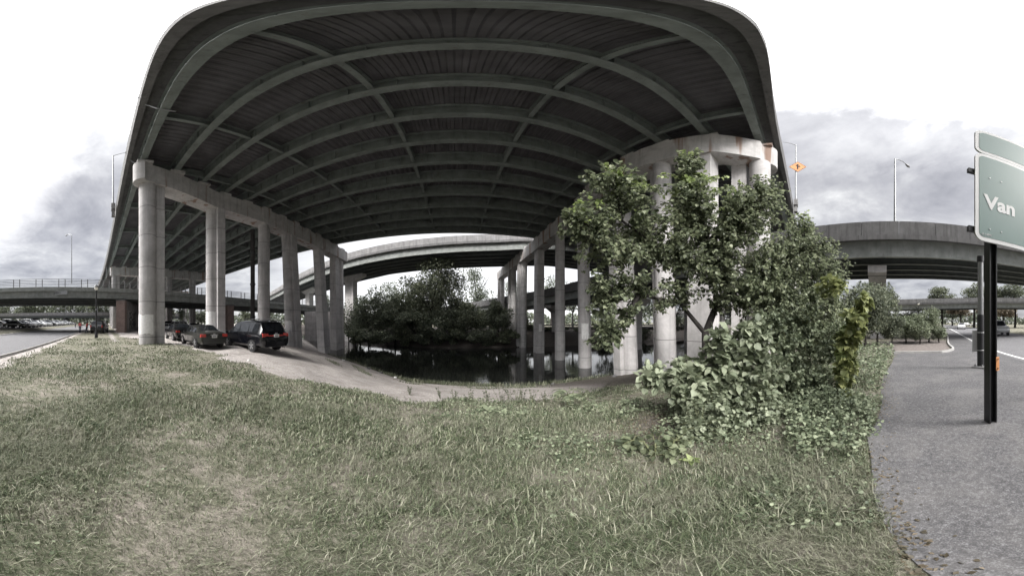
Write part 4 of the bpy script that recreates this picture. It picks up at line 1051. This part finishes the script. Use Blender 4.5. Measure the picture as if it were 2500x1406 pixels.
# ------------------------------------------------------------------ vegetation
def crown(name, parent, c, r, n, ls, mat, K=18, seed=0, droop=.0, fill=.55, simple=True, squash=1.0):
    "lumpy crown of leaf faces: c centre, r radii"
    g = np.random.default_rng(seed); r = np.array(r)
    d = unit(g.normal(size=(K,3))); rad = g.uniform(.25,.80,(K,1))**.8
    B = d*rad*r; B[:,2] += .12*r[2]; br = g.uniform(.24,.44,K)
    k = g.integers(0, K, n); q = unit(g.normal(size=(n,3)))*(g.uniform(fill,1.12,(n,1)))
    P = np.array(c)+B[k]+q*(br[k][:,None]*r*np.array([1,1,.8*squash]))
    Dv = q*.5+g.normal(size=(n,3))*.7; Dv[:,2] -= droop
    Nn = q*.6+g.normal(size=(n,3))*.55; Nn[:,2] += .5
    V, F = leaf_arrays(P, Dv, Nn, g.uniform(.6,1.35,n)*ls, .75, .2, simple)
    return npmesh(name, V, F, mat, parent)
def limbs(base, c, r, rt, seed, k=6, lean=(0,0)):
    g = random.Random(seed); m = MB(); b = Vector(base); top = Vector(c)+Vector((0,0,r[2]*.45))
    fork = b.lerp(Vector(c)-Vector((0,0,r[2]*.55)), .9) + Vector((lean[0], lean[1], 0))
    mid = b.lerp(fork, .5)+Vector((g.uniform(-.1,.1)*r[0]*.4, g.uniform(-.1,.1)*r[1]*.4, 0))
    m.tube([tuple(b-Vector((0,0,.3))), tuple(b+Vector((0,0,.25))), tuple(mid), tuple(fork)], [rt*1.5, rt*1.1, rt*.9, rt*.75], 8)
    br = MB()
    for i in range(k):
        a = 2*PI*i/k+g.uniform(-.4,.4); e = Vector(c)+Vector((math.cos(a)*r[0]*.72, math.sin(a)*r[1]*.72, g.uniform(-.25,.65)*r[2]))
        q = fork.lerp(e, .5)+Vector((0,0,g.uniform(.0,.15)*r[2]))
        br.tube([tuple(fork), tuple(q), tuple(e)], [rt*.55, rt*.3, rt*.08], 6)
        e2 = q+Vector((math.cos(a+.9)*r[0]*.4, math.sin(a+.9)*r[1]*.4, r[2]*.3)); br.tube([tuple(q), tuple(e2)], [rt*.25, rt*.05], 5)
    return m, br
def tree(name, label, px, top, d, hw, mat, n=3200, ls=None, base=None, low=.25, group=None, seed=None, K=18, cat='tree', bark='bark', depth=1.0, rt=None):
    "px, top row and half width as seen in the photograph, d metres away"
    x, y = flat(px, d); zg = g1(x, y) if base is None else base
    zt = EYE+d*math.tan(el(top)); H = zt-zg; w = hw/SC*d
    rz = H*(1-low)/2; c = (x, y, zt-rz); r = (w*.95, w*.95*depth, rz*.95); seed = seed or int(px*7+top)
    root = thing(name, label, cat, (x, y, zg), 0, group)
    tr, br = limbs((x, y, zg), c, r, rt or max(.05, H*.018), seed, 6)
    t_ = tr.build('trunk', M[bark], root, 60); br.build('branches', M[bark], root, 60)
    crown('crown', root, c, r, n, ls or max(.10, d*.0062), M[mat], K, seed)
    return root
# bank of the creek
tree('bank_tree', 'tallest feathery tree on the far bank, its top touching the curved ramp', 1052, 632, 46, 84, 'leaf_mid', 9000, .36, low=.16, K=34)
tree('bank_tree', 'leafy tree leaning left beside the tallest one on the far bank', 1008, 676, 47, 55, 'leaf_mid', 5200, .36, low=.10, K=26)
tree('bank_tree', 'leafy tree close right of the tallest one on the far bank', 1098, 664, 48, 52, 'leaf_mid', 5200, .36, low=.10, K=26)
tree('bank_tree', 'dark rounded tree on the far bank just right of the end columns', 902, 706, 47, 46, 'leaf_dark', 6480, .36, low=.06)
tree('bank_tree', 'dark bushy tree on the far bank left of the tallest one', 965, 716, 46, 50, 'leaf_dark', 6480, .36, low=.06)
tree('bank_tree', 'dense dark tree on the far bank right below the tallest crown', 1100, 748, 44.5, 62, 'leaf_dark', 7560, .36, low=.04)
tree('bank_tree', 'leaning green tree on the far bank between tall one and right columns', 1150, 742, 46, 55, 'leaf_mid', 6480, .36, low=.05)
tree('bank_tree', 'low spreading tree on the far bank in front of the tallest trunk', 1015, 752, 44, 62, 'leaf_dark', 6840, .36, low=.04)
tree('bank_shrub', 'round dark shrub against the farthest right columns', 1217, 727, 44.5, 38, 'leaf_dark', 5400, .36, low=.03, cat='shrub')
tree('bank_tree', 'small dark tree at the left end of the far bank by the abutment', 852, 742, 52, 34, 'leaf_dark', 2200, .32, low=.06)
for i, px in enumerate((868,905,945,985,1030,1075,1115,1160,1200,1240)):
    tree('bank_shrub', 'dark low shrub overhanging the water along the far bank', px, 796+(i*37 % 11), 42.8, 32, 'leaf_dark' if i % 3 else 'leaf_mid', 2600, .34, low=.0, cat='shrub', group='low shrubs along the far bank', base=-3.1, K=10)
for i, (px, top, hw) in enumerate(((880,728,40),(935,738,44),(990,735,46),(1045,728,48),(1105,735,46),(1160,748,44),(1205,756,40),(1255,750,40))):
    tree('bank_tree', 'dark tree in the second rank along the far bank, '+ordn[i]+' from the left', px, top, 53, hw, 'leaf_dark', 3600, .42, low=.0, group='second rank of dark bank trees')
for i, (px, top) in enumerate(((1292,792),(1330,800),(1372,798),(1420,802),(1470,796),(1520,800),(1570,795))):
    tree('bank_shrub', 'low green shrub by the far road behind the creek columns', px, top, 55, 26, 'leaf_mid', 1300, .30, low=.0, cat='shrub', group='low shrubs by the far road', K=10)
# behind
tree('background_tree', 'pale leafy tree behind the low ramp, right of the tallest bank tree', 1165, 640, 92, 55, 'leaf_far', 3400, .58, low=.2)
tree('background_tree', 'pale tree seen between the farthest right columns', 1258, 682, 95, 40, 'leaf_far', 2400, .6, low=.2)
tree('background_tree', 'pale tree behind the square creek column', 1345, 676, 98, 46, 'leaf_far', 2600, .6, low=.2)
tree('background_tree', 'pale tree behind the round creek column', 1415, 684, 95, 44, 'leaf_far', 2600, .6, low=.2)
tree('background_tree', 'small pale tree beyond the curved ramp between leaning columns', 715, 742, 105, 24, 'leaf_far', 1500, .62, low=.15)
tree('background_tree', 'pale tree beyond the curved ramp left of the end columns', 796, 708, 100, 30, 'leaf_far', 1900, .62, low=.15)
tree('background_tree', 'pale tree low behind the hammerhead pier', 955, 688, 100, 42, 'leaf_far', 2400, .6, low=.15)
tree('background_tree', 'forked dark tree by the far road behind the creek columns', 1398, 728, 70, 20, 'leaf_mid', 900, .4, low=.45, rt=.28)
for i, (px, top, d, hw) in enumerate(((1480,700,62,48),(1560,690,60,55),(1640,690,55,55),(1720,680,52,55),(1800,690,50,55),(1880,690,46,50),(1950,680,42,50),(2010,690,36,48))):
    tree('background_tree', 'shaded tree behind the creek columns and foreground foliage, '+ordn[i]+' from the left', px, top, d, hw, 'leaf_dark' if i % 2 else 'leaf_mid', 2400, d*.0075, low=.08)
for i, (px, top, hw) in enumerate(((18,724,34),(62,730,30),(98,722,32),(136,728,30),(170,724,34),(206,736,28),(236,738,26),(262,730,30))):
    tree('background_tree', 'dark tree behind the distant viaduct, '+ordn[i]+' from the left', px, top, 145+(i % 3)*6, hw, 'leaf_dark' if i % 2 else 'leaf_mid', 1600, .95, low=.1)
for i, (px, top, hw) in enumerate(((410,752,20),(446,748,24),(492,755,22),(540,752,20),(600,748,20),(650,752,24))):
    tree('background_tree', 'green tree far behind under the overpass, '+ordn[i]+' from the left', px, top, 92+(i % 2)*8, hw, 'leaf_far' if i % 2 else 'leaf_mid', 1200, .6, low=.05)
# right hand side
tree('path_tree', 'dark leafy tree under the stained ramp, left of the path', 2112, 684, 13.2, 72, 'leaf_dark', 6500, .13, low=.08, K=26)
tree('path_tree', 'dark spreading tree hiding the ramp pier, left of the park lamp', 2142, 690, 15.0, 58, 'leaf_mid', 6500, .14, low=.04, K=26)
tree('path_tree', 'smaller dark tree half behind the twining vine', 2060, 715, 12.2, 48, 'leaf_mid', 4200, .12, low=.05, K=20)
for i, (px, top, d, hw, mt, lb) in enumerate(((2178,768,15.5,38,'leaf_dark','dark shrub at the left end of the dirt bed'),(2212,756,17,40,'leaf_bush','green shrub behind the dirt bed, left of the park lamp'),
        (2246,764,16.5,34,'leaf_pale','pale green shrub right below the park lamp'),(2268,736,17.5,34,'leaf_pale','tallest pale green shrub on the dirt bed'),(2292,796,17.5,24,'leaf_pale','lowest bright shrub at the bend of the path'),(2225,745,24,40,'leaf_mid','shrub behind the park lamp'))):
    tree('bed_shrub', lb, px, top, d, hw, mt, 4600, .10 if d < 20 else .13, low=.0, cat='shrub', K=22)
for i, (px, top, d, hw, mt) in enumerate(((2300,694,66,42,'leaf_mid'),(2345,745,88,36,'leaf_brown'),(2378,690,64,46,'leaf_mid'),(2430,700,70,36,'leaf_mid'),(2410,748,90,30,'leaf_brown'),(2478,690,68,40,'leaf_mid'),(2325,752,100,40,'leaf_far'),(2450,750,95,40,'leaf_brown'))):
    tree('park_tree', ('broad','browning','tall dark','thin','low browning','tall','pale','far browning')[i]+' park tree beyond the road, '+('left of the white car','small behind the white car','behind the grey metal pole','right of the grey pole','beside the grey pole base','at the right edge','farthest away','behind the sign post')[i], px, top, d, hw, mt, 3000, d*.0068, low=.42, rt=.34)
def woods():
    g = np.random.default_rng(3); n = 26000
    a = g.uniform(-2.6, 3.2, n); R = g.uniform(150, 185, n)
    h = 8.5+3.0*np.sin(a*9)+2.4*np.sin(a*23+1)+1.6*np.sin(a*51)
    z = g.uniform(0, 1, n)**.8*h
    P = np.stack([R*np.sin(a), R*np.cos(a), z], 1)
    V, F = leaf_arrays(P, randn(n), randn(n), g.uniform(1.2,2.6,n), .8, .2, True)
    o = npmesh('distant_woods', V, F, M['leaf_far']); tag(o, 'hazy line of distant woods along the horizon', 'woods', None, 'stuff')
woods()

# foreground tree: limbs reach into clusters, twigs with single leaves
def leafy(root, limbs_, blobs, mat_w, mat_l, ls, nt, nl, seed, twig=.55, rad=.006, fold=.3, tipmat=None):
    g = np.random.default_rng(seed); tw = MB(); C=[]; Dn=[]; Nm=[]; Sz=[]; tip = []
    pts = [Vector(p) for l in limbs_ for p in l]
    # finer points along limbs
    fine = []
    for l in limbs_:
        for i in range(len(l)-1):
            for t in np.linspace(0, 1, 8): fine.append(Vector(l[i]).lerp(Vector(l[i+1]), t))
    for bi, (px, py, rx, ry, d, dens, size) in enumerate(blobs):
        c = at(px, py, d); fw = Vector((c.x, c.y, 0)).normalized(); rt_ = Vector((fw.y, -fw.x, 0))
        ax, ay = 1.25*rx/SC*d, 1.22*ry/SC*d; dep = .6*(ax+ay)*.75+.15
        for k in range(int(nt*dens)):
            v = unit(g.normal(size=(1,3)))[0]*g.uniform(.25,1.0)**.55
            e = c+rt_*float(v[0]*ax)+Vector((0,0,float(v[1]*ay)))+fw*float(v[2]*dep)
            s = min(fine, key=lambda q: (q-e).length)
            L = (e-s).length; st = s if L < twig*1.6 else e.lerp(s, min(1, twig*1.6/L))
            if k % 3 == 0: st = s
            md = st.lerp(e, .5)+Vector((g.normal()*.06, g.normal()*.06, .05+abs(g.normal())*.05))*min(1,L)
            tw.tube([tuple(st), tuple(md), tuple(e)], [rad*1.8, rad*1.2, rad*.5], 4, False)
            dr = (e-md).normalized()
            for j in range(nl):
                t = g.uniform(0, 1); base = md.lerp(e, t) if j > nl*.3 else st.lerp(md, t)
                o = Vector(g.normal(size=3)); o = (o-dr*o.dot(dr)); o = o.normalized() if o.length > 1e-6 else Vector((1,0,0))
                dd = dr*.55+o*.9+Vector((0,0,-.35))
                C.append(base+o*.02); Dn.append(dd); Nm.append(Vector((g.normal()*.45, g.normal()*.45, 1.0))); Sz.append(size*ls*g.uniform(.55,1.25))
                tip.append(v[1] > .45 and bi in (tipmat or ()) )
    C, Dn, Nm, Sz = np.array(C), np.array(Dn), np.array(Nm), np.array(Sz); tip = np.array(tip)
    if tipmat is not None and tip.any():
        V, F = leaf_arrays(C[tip], Dn[tip], Nm[tip], Sz[tip], .85, fold); npmesh('young_foliage', V, F, M['leaf_tip'], root)
        C, Dn, Nm, Sz = C[~tip], Dn[~tip], Nm[~tip], Sz[~tip]
    V, F = leaf_arrays(C, Dn, Nm, Sz, .85, fold)
    cr = npmesh('crown', V, F, mat_l, root)
    tw.build('twigs', mat_w, root)
    return cr
x, y = flat(1728, 6.6)
ft = thing('foreground_tree', 'large bright leafy tree in front of the right concrete pier', 'tree', (x, y, g1(x,y)))
A_ = lambda *q: tuple(at(*q))
trunk = [(x, y, g1(x,y)-.2), A_(1724,860,6.6), A_(1722,815,6.65), A_(1745,755,6.75)]
main = [[A_(1745,755,6.75), A_(1775,720,6.9), A_(1840,690,7.0), A_(1900,655,7.2), A_(1965,600,7.7)],
        [A_(1745,755,6.75), A_(1748,680,6.6), A_(1730,590,6.4), A_(1700,480,6.0), A_(1682,400,5.8)],
        [A_(1748,680,6.6), A_(1680,640,6.2), A_(1600,600,5.8), A_(1520,540,5.3), A_(1500,450,5.1)],
        [A_(1600,600,5.8), A_(1530,600,5.3), A_(1450,560,4.8), A_(1400,530,4.5)],
        [A_(1722,815,6.65), A_(1660,740,6.2), A_(1560,720,5.6), A_(1490,740,5.1)],
        [A_(1560,720,5.6), A_(1520,790,5.2), A_(1475,820,5.0)],
        [A_(1730,590,6.4), A_(1790,530,6.3), A_(1850,470,6.4)],
        [A_(1775,720,6.9), A_(1860,740,6.6), A_(1950,740,6.8), A_(2010,720,7.2)]]
m = MB(); m.tube(trunk, [.17,.14,.12,.10], 10); m.build('trunk', M['bark'], ft, 60)
for l in main: m = MB(); m.tube(l, list(np.linspace(.075,.016,len(l))), 7); m.build('branch', M['bark'], ft, 60)
blobs = [(1500,460,80,66,5.1,0.68,1),(1430,540,66,56,4.7,0.68,1),(1555,535,95,85,5.5,0.93,1),(1480,640,75,70,5.1,0.74,1),(1560,640,80,70,5.4,0.56,1),(1500,750,60,66,5.1,0.56,1.05),(1480,828,38,34,5.0,0.31,1.05),(1610,700,75,80,5.8,0.5,0.95),(1682,410,34,66,5.8,0.7,1),(1640,500,75,75,5.8,0.74,0.95),(1740,520,95,95,6.2,1.9,1),(1840,545,85,85,6.4,1.7,0.95),(1725,640,105,85,6.3,2.0,0.95),(1835,645,105,90,6.7,2.2,0.95),(1935,650,95,90,7.1,2.2,0.9),(1955,560,36,50,7.6,0.5,1),(2015,665,62,72,7.4,1.4,0.9),(1910,745,110,75,6.5,2.2,0.9),(2000,770,85,80,6.8,1.9,0.9),(1820,715,90,50,6.4,1.3,1),(1640,600,80,75,5.9,0.74,0.95),(1865,475,55,55,6.4,0.8,0.95),(1780,590,120,90,6.9,1.5,0.95),(1950,830,100,60,6.6,1.5,0.9)]
leafy(ft, [trunk]+main, blobs, M['bark'], M['leaf_near'], .104, 112, 20, 11, .5, .005, .3, (0,1,2,8,9,10,15))
# shrubs in front
def shrub(name, label, stemroots, blobs, mat, ls, nt, nl, seed, tipmat=None, twig=.3):
    b0 = at(*stemroots[0]); r = thing(name, label, 'shrub', (b0.x, b0.y, g1(b0.x,b0.y)))
    ls_ = []
    for bl in blobs:
        c = at(bl[0], bl[1], bl[4]); q = min((at(*s) for s in stemroots), key=lambda p: (p-c).length); q.z = g1(q.x, q.y)-.02
        ls_.append([tuple(q), tuple(q.lerp(c, .5)+Vector((0,0,.12))), tuple(c)])
    for l in ls_: m = MB(); m.tube(l, [.013,.010,.006], 6); m.build('stem', M['stem'], r)
    leafy(r, ls_, blobs, M['stem'], mat, ls, nt, nl, seed, twig, .0035, .25, tipmat)
    return r
shrub('broadleaf_shrub', 'shrub with large pale heart shaped leaves in front of the creek bank', [(1740,1030,3.7),(1800,1020,3.7),(1680,1010,3.9)],
      [(1590,918,46,30,4.2,.35,1.25),(1655,915,55,38,4.1,.5,1.25),(1720,920,60,60,3.9,.9,1.2),(1770,850,56,50,3.9,.7,1.25),(1830,825,50,44,4.0,.6,1.2),(1770,920,70,60,3.8,1.0,1.1),(1850,890,70,60,3.9,1.0,1.0),(1700,985,60,50,3.7,.7,1.0)], M['leaf_pale'], .118, 74, 10, 21)
shrub('small_leaved_shrub', 'dense low shrub of small lobed leaves below the broad leaved one', [(1760,1060,3.3),(1830,1060,3.4),(1700,1075,3.1)],
      [(1740,990,75,55,3.5,1.3,1),(1820,980,80,60,3.6,1.3,1),(1885,1000,55,50,3.6,1,1),(1720,1055,65,50,3.1,1.2,1),(1800,1065,75,45,3.15,1.2,1),(1870,1075,60,45,3.2,1,1)], M['leaf_pale'], .075, 85, 15, 22)
shrub('bramble_shrub', 'tangled grey green shrub between the broad leaved shrub and the path', [(1930,1000,4.4),(1990,1010,4.3),(1960,930,5.2)],
      [(1920,850,70,55,5.0,1,1),(1985,860,60,60,5.2,1,1),(1930,940,60,50,4.4,1,1),(1995,950,55,60,4.4,1,1),(1940,1020,60,45,3.8,1,1),(2010,1030,50,45,3.8,.9,1),(1890,790,60,45,5.4,.8,1),(1970,790,70,50,5.6,1,1),(2040,830,40,50,5.6,.8,1)], M['leaf_bush'], .08, 80, 15, 23)
shrub('climbing_vine', 'tall yellow green vine with overlapping leaves at the edge of the path', [(2062,1030,4.4),(2075,1020,4.5)],
      [(2062,980,22,40,4.4,.6,1),(2062,905,22,45,4.4,.7,1),(2068,840,24,40,4.45,.7,1),(2088,780,24,36,4.5,.5,1),(2112,735,16,22,4.6,.25,1),(2030,700,30,30,5.0,.3,1)], M['leaf_vine'], .14, 50, 12, 24, (1,2))
shrub('dark_leaved_shrub', 'low shrub of broad dark leaves on the bare soil patch', [(1600,1130,2.45),(1640,1120,2.5)],
      [(1545,1075,30,26,2.6,.3,1.2),(1600,1085,40,30,2.6,.45,1.1),(1650,1075,40,34,2.6,.5,1),(1625,1120,40,30,2.4,.4,1)], M['leaf_near'], .085, 26, 7, 25)
# sumac seedling with feathered leaves
def sumac(label, px, py, d, seed):
    x, y = flat(px, d); z = g1(x, y); r = thing('sumac_seedling', label, 'plant', (x, y, z)); g = random.Random(seed)
    m = MB(); m.tube([(x,y,z-.05),(x+.02,y,z+.3),(x,y,z+.48)], [.012,.01,.007], 6); m.build('stem', M['stem'], r)
    for k in range(9):
        a = 2*PI*k/9+g.uniform(-.3,.3); L = g.uniform(.42,.62); C=[]; Dn=[]; Nm=[]; S_=[]; pts=[]
        u = Vector((math.cos(a), math.sin(a), 0)); s = Vector((-u.y,u.x,0)); zb = z+g.uniform(.32,.48)
        for i in range(12):
            t = i/11; p = Vector((x,y,zb))+u*L*t+Vector((0,0,.34*t-.42*t*t)); pts.append(tuple(p))
            if i > 1:
                for q in (-1,1): C.append(p); Dn.append(u*.55+s*q); Nm.append(Vector((0,0,1))+u*.2); S_.append(.15*(1-abs(t-.45)))
        m = MB(); m.tube(pts, .004, 4); f = m.build('frond_stalk', M['stem'], r)
        V, F = leaf_arrays(np.array(C), np.array(Dn), np.array(Nm), np.array(S_), .32, .1); npmesh('leaflets', V, F, M['leaf_bush'], f)
sumac('feathery leaved sumac seedling at the top of the bank before the creek columns', 1384, 985, 5.2, 1)
def weed(label, px, d, h, seed, mat='leaf_mid', group='dark weeds at the top of the gravel bank'):
    x, y = flat(px, d); z = g1(x, y); r = thing('weed', label, 'weed', (x, y, z), 0, group); g = np.random.default_rng(seed)
    m = MB(); C=[]; Dn=[]; Nm=[]; S_=[]
    for k in range(5):
        e = Vector((x+g.normal()*.12, y+g.normal()*.12, z+h*g.uniform(.6,1))); b = Vector((x+g.normal()*.02, y+g.normal()*.02, z-.03))
        m.tube([tuple(b), tuple(b.lerp(e,.5)+Vector((0,0,.03))), tuple(e)], [.004,.003,.0015], 4, False)
        for j in range(16):
            t = g.uniform(.2,1); C.append(b.lerp(e,t)); v = g.normal(size=3); v[2] = abs(v[2])*.4; Dn.append(v); Nm.append((g.normal()*.3,g.normal()*.3,1)); S_.append(.055*g.uniform(.6,1.3))
    m.build('stem', M['stem'], r); V, F = leaf_arrays(np.array(C), np.array(Dn), np.array(Nm), np.array(S_), .55, .2); npmesh('foliage', V, F, M[mat], r)
for i, (px, d, h) in enumerate(((1075,7.2,.45),(1110,7.0,.4),(1150,6.6,.45),(1190,6.5,.5),(1222,6.3,.6),(1240,6.9,.5),(1262,6.2,.55),(1275,6.6,.6),(1300,6.0,.5),(1330,6.2,.45),(1425,6.0,.45),(1000,7.6,.4))):
    weed('dark thin weed standing where grass meets the gravel bank', px, d, h, 40+i)
def rosette(label, px, d, seed, n=9, L=.2, mat='leaf_bush'):
    x, y = flat(px, d); z = g1(x, y); g = np.random.default_rng(seed); r = thing('broadleaf_weed', label, 'weed', (x, y, z), 0)
    a = np.linspace(0, 2*PI, n, endpoint=False)+g.uniform(-.3,.3,n)
    Dn = np.stack([np.cos(a), np.sin(a), g.uniform(.25,.8,n)], 1); C = np.tile([x,y,z+.01], (n,1)); Nm = np.stack([-np.cos(a)*.4, -np.sin(a)*.4, np.ones(n)], 1)
    V, F = leaf_arrays(C, Dn, Nm, g.uniform(.7,1.2,n)*L, .42, .35); npmesh('leaves', V, F, M[mat], r)
for i, (px, d, L, mt, lb) in enumerate(((1192,5.2,.30,'leaf_bush','pale broad leaved weed in the grass near the bank'),(1232,4.6,.20,'leaf_bush','small pale two-leaved weed on the bare patch'),(1275,4.6,.18,'leaf_bush','pale weed just right of the small two-leaved one'),
        (1688,2.3,.13,'leaf_tip','bright weed with pointed leaves by the dark soil'))):
    rosette(lb, px, d, 70+i, 11, L, mt)
# stuff: grass and ground cover
def in_path(x, y):
    bx = np.array([p.x for p in bp]); by = np.array([p.y for p in bp])
    return ((x > .15) & (y < np.interp(x, bx[14:], by[14:]))) | ((x <= .15) & (y < np.interp(x, bx[:15], by[:15])))
def grass():
    g = np.random.default_rng(9); Vs = []; nb = 0
    bands = ((.35,1.2,30000,(.03,.09),.0016),(1.2,2.6,70000,(.035,.11),.0026),(2.6,4.6,80000,(.035,.11),.0045),(4.6,7.5,64000,(.04,.10),.0080),(7.5,12,50000,(.04,.10),.014),(12,22,36000,(.05,.11),.024))
    for r0, r1, n, (h0, h1), w in bands:
        r = np.sqrt(g.uniform(r0*r0, r1*r1, n)); a = g.uniform(-2.6, 2.0, n)
        x, y = r*np.sin(a), r*np.cos(a)
        gv = gravel(x, y); pt = patchy(x*1.3, y*1.3); fine = .5+.5*np.sin(x*5.1+3*np.sin(y*2.2))*np.sin(y*4.7+2*np.sin(x*1.9))
        yn = np.interp(x, NX, NY)
        keep = (g.uniform(size=n) > gv*1.18-.12)&(g.uniform(size=n) < .12+1.0*pt+.3*fine)&~in_path(x, y)&(y < yn-3.5)
        keep &= (g.uniform(size=n) > 1.05*np.clip(1-((x-3.4)**2/1.6+(y-1.9)**2/1.6), 0, 1))
        keep &= (y > -4.0+.15*np.sin(x*3)) | (x > -6); keep &= (x+.3*y < 8.5)
        x, y = x[keep], y[keep]; n = len(x); nb += n
        pt = pt[keep]
        z = gz(x, y); h = g.uniform(h0, h1, n)*(.55+.75*pt); th = g.uniform(0, 2*PI, n)
        big = g.uniform(size=n) < .05; h = np.where(big, h*1.7, h)
        lean = g.uniform(.25,1.25,n); u = np.stack([np.cos(th), np.sin(th), np.zeros(n)], 1); s = np.stack([-np.sin(th), np.cos(th), np.zeros(n)], 1)
        ww = (w*g.uniform(.7,1.4,n)*np.where(big,1.4,1))[:,None]; B = np.stack([x,y,z-.005],1); up = np.array([0,0,1.0])
        m = B+u*(h*lean*.35)[:,None]+up*(h*.62)[:,None]; t = B+u*(h*lean)[:,None]+up*(h*(1.05-.35*lean))[:,None]
        Vs.append(np.stack([B-s*ww, B+s*ww, m+s*ww*.8, m-s*ww*.8, t], 1).reshape(-1,3))
    # ragged sedge along the waterline and stray tufts in the gravel
    xs = []; ys = []
    for cx, off, sp, n in ((-4.5,.5,1.6,900),(-1.5,.4,.8,500),(.6,.5,1.0,700),(2.6,.35,.7,350),(-13,.6,2.2,700),(8,.8,2.5,1100),(-6,5.5,.5,150),(-2.8,3.0,.5,160),(-9,7,.6,160),(1.5,3.4,.6,200),(-7.7,4.2,.5,140),(4,3.0,.9,350)):
        x = cx+g.normal(size=n)*sp; xs.append(x); ys.append(np.interp(x, NX, NY)-off+g.normal(size=n)*(.22 if off < 1 else sp*.5))
    x = np.concatenate(xs); y = np.concatenate(ys); n = len(x); nb += n; z = gz(x, y); h = g.uniform(.12,.38,n)*np.where(z < -2.6, 1, .6); th = g.uniform(0,2*PI,n)
    u = np.stack([np.cos(th), np.sin(th), np.zeros(n)], 1); s = np.stack([-np.sin(th), np.cos(th), np.zeros(n)], 1); B = np.stack([x,y,z-.01],1); up = np.array([0,0,1.0]); ww = np.full((n,1), .013)
    Vs.append(np.stack([B-s*ww, B+s*ww, B+u*(h*.2)[:,None]+up*(h*.6)[:,None]+s*ww*.8, B+u*(h*.2)[:,None]+up*(h*.6)[:,None]-s*ww*.8, B+u*(h*.6)[:,None]+up*h[:,None]], 1).reshape(-1,3))
    V = np.concatenate(Vs); i = np.arange(nb)[:,None]*5
    o = npmesh('grass', V, [i+[[0,1,2,3]], i+[[3,2,4]]], M['grass']); tag(o, 'rough dry lawn grass covering the slope in front', 'grass', None, 'stuff')
grass()
def cover():
    g = np.random.default_rng(12); C = []; S_ = []
    for (n, a0, a1, r0, r1, hz, s) in ((2600,.75,1.45,1.3,3.4,.10,.040),(1300,1.3,1.9,1.15,2.3,.10,.032),(6500,1.5,1.93,2.2,4.4,.34,.05),(9000,1.5,1.95,4.0,9.5,.55,.07),(5000,.75,1.5,3.4,6.0,.20,.06),(2600,-.1,.7,4.2,6.6,.14,.05),(1500,.1,.6,2.6,4.2,.08,.04),(4000,1.7,1.98,9,14,.5,.1),(7000,-1.9,.6,.9,6.0,.05,.024),(3000,.4,1.3,1.3,4.5,.12,.034)):
        a = g.uniform(a0, a1, n); r = np.sqrt(g.uniform(r0*r0, r1*r1, n)); x, y = r*np.sin(a), r*np.cos(a)
        pt = patchy(x*2.2, y*2.2); k = (~in_path(x, y+.05+.12*np.sin(x*5)))&(g.uniform(size=n) < np.clip(pt*2.2-.55,0,1)*(.4+.6*(np.sin(x*7+2*np.sin(y*6))*np.sin(y*6.3) > -.3)))
        x, y, pt = x[k], y[k], pt[k]; z = gz(x, y)+g.uniform(.005, 1, len(x))*hz*(.3+pt)
        C.append(np.stack([x,y,z],1)); S_.append(s*g.uniform(.6,1.4,len(x)))
    C = np.concatenate(C); S_ = np.concatenate(S_); n = len(C)
    Dn = g.normal(size=(n,3)); Dn[:,2] *= .4; Nm = g.normal(size=(n,3))*.5; Nm[:,2] += 1
    V, F = leaf_arrays(C, Dn, Nm, S_, .8, .25); o = npmesh('ground_cover', V, F, M['leaf_bush']); tag(o, 'low leafy ground cover creeping beside the path and below the shrubs', 'ground cover', None, 'stuff')
cover()
def litter():
    g = np.random.default_rng(15); n = 5200
    x = 3.4+g.normal(size=n)*1.1; y = 1.9+g.normal(size=n)*1.0; k = ~in_path(x, y); x, y = x[k], y[k]
    t = g.uniform(0, len(bp)-1.01, 1500); i0 = t.astype(int); w = t-i0; bx = np.array([p.x for p in bp]); by = np.array([p.y for p in bp])
    x = np.concatenate([x, bx[i0]*(1-w)+bx[i0+1]*w+g.normal(size=1500)*.16]); y = np.concatenate([y, by[i0]*(1-w)+by[i0+1]*w-np.abs(g.normal(size=1500))*.14+.05]); n = len(x)
    C = np.stack([x, y, gz(x, y)+.012], 1); Nm = g.normal(size=(n,3))*.25; Nm[:,2] += 1; D2 = g.normal(size=(n,3)); D2[:,2] *= .2
    V, F = leaf_arrays(C, D2, Nm, g.uniform(.02,.05,n), .6, .3, True); o = npmesh('leaf_litter', V, F, M['leaf_brown']); tag(o, 'dry fallen leaves on bare soil under the shrubs', 'leaf litter', None, 'stuff')
litter()

def stone(i, px, d, s):
    import bmesh
    x, y = flat(px, d); g = random.Random(i); bm = bmesh.new(); bmesh.ops.create_icosphere(bm, subdivisions=2, radius=s)
    for v in bm.verts: v.co *= g.uniform(.75,1.15); v.co.z *= .6
    me = bpy.data.meshes.new('stone'); bm.to_mesh(me); bm.free(); me.materials.append(M['pale' if i < 3 else 'conc_dark']); me.shade_smooth()
    o = link('stone', me, None, (x, y, max(g1(x,y), WATER)+s*.25)); tag(o, 'pale stone lying on the near creek bank' if i < 3 else 'dark stone lying on the near creek bank', 'stone', 'pale stones on the creek bank' if i < 3 else 'dark stones on the creek bank')
for i, (px, d_, s) in enumerate(((838,25,.16),(965,17.9,.14),(607,9.6,.07),(900,21,.2),(930,19.6,.16),(1070,16.6,.12),(1180,16.0,.13),(1350,15.6,.15),(1500,16,.2),(1560,15.5,.16))): stone(i, px, d_, s)
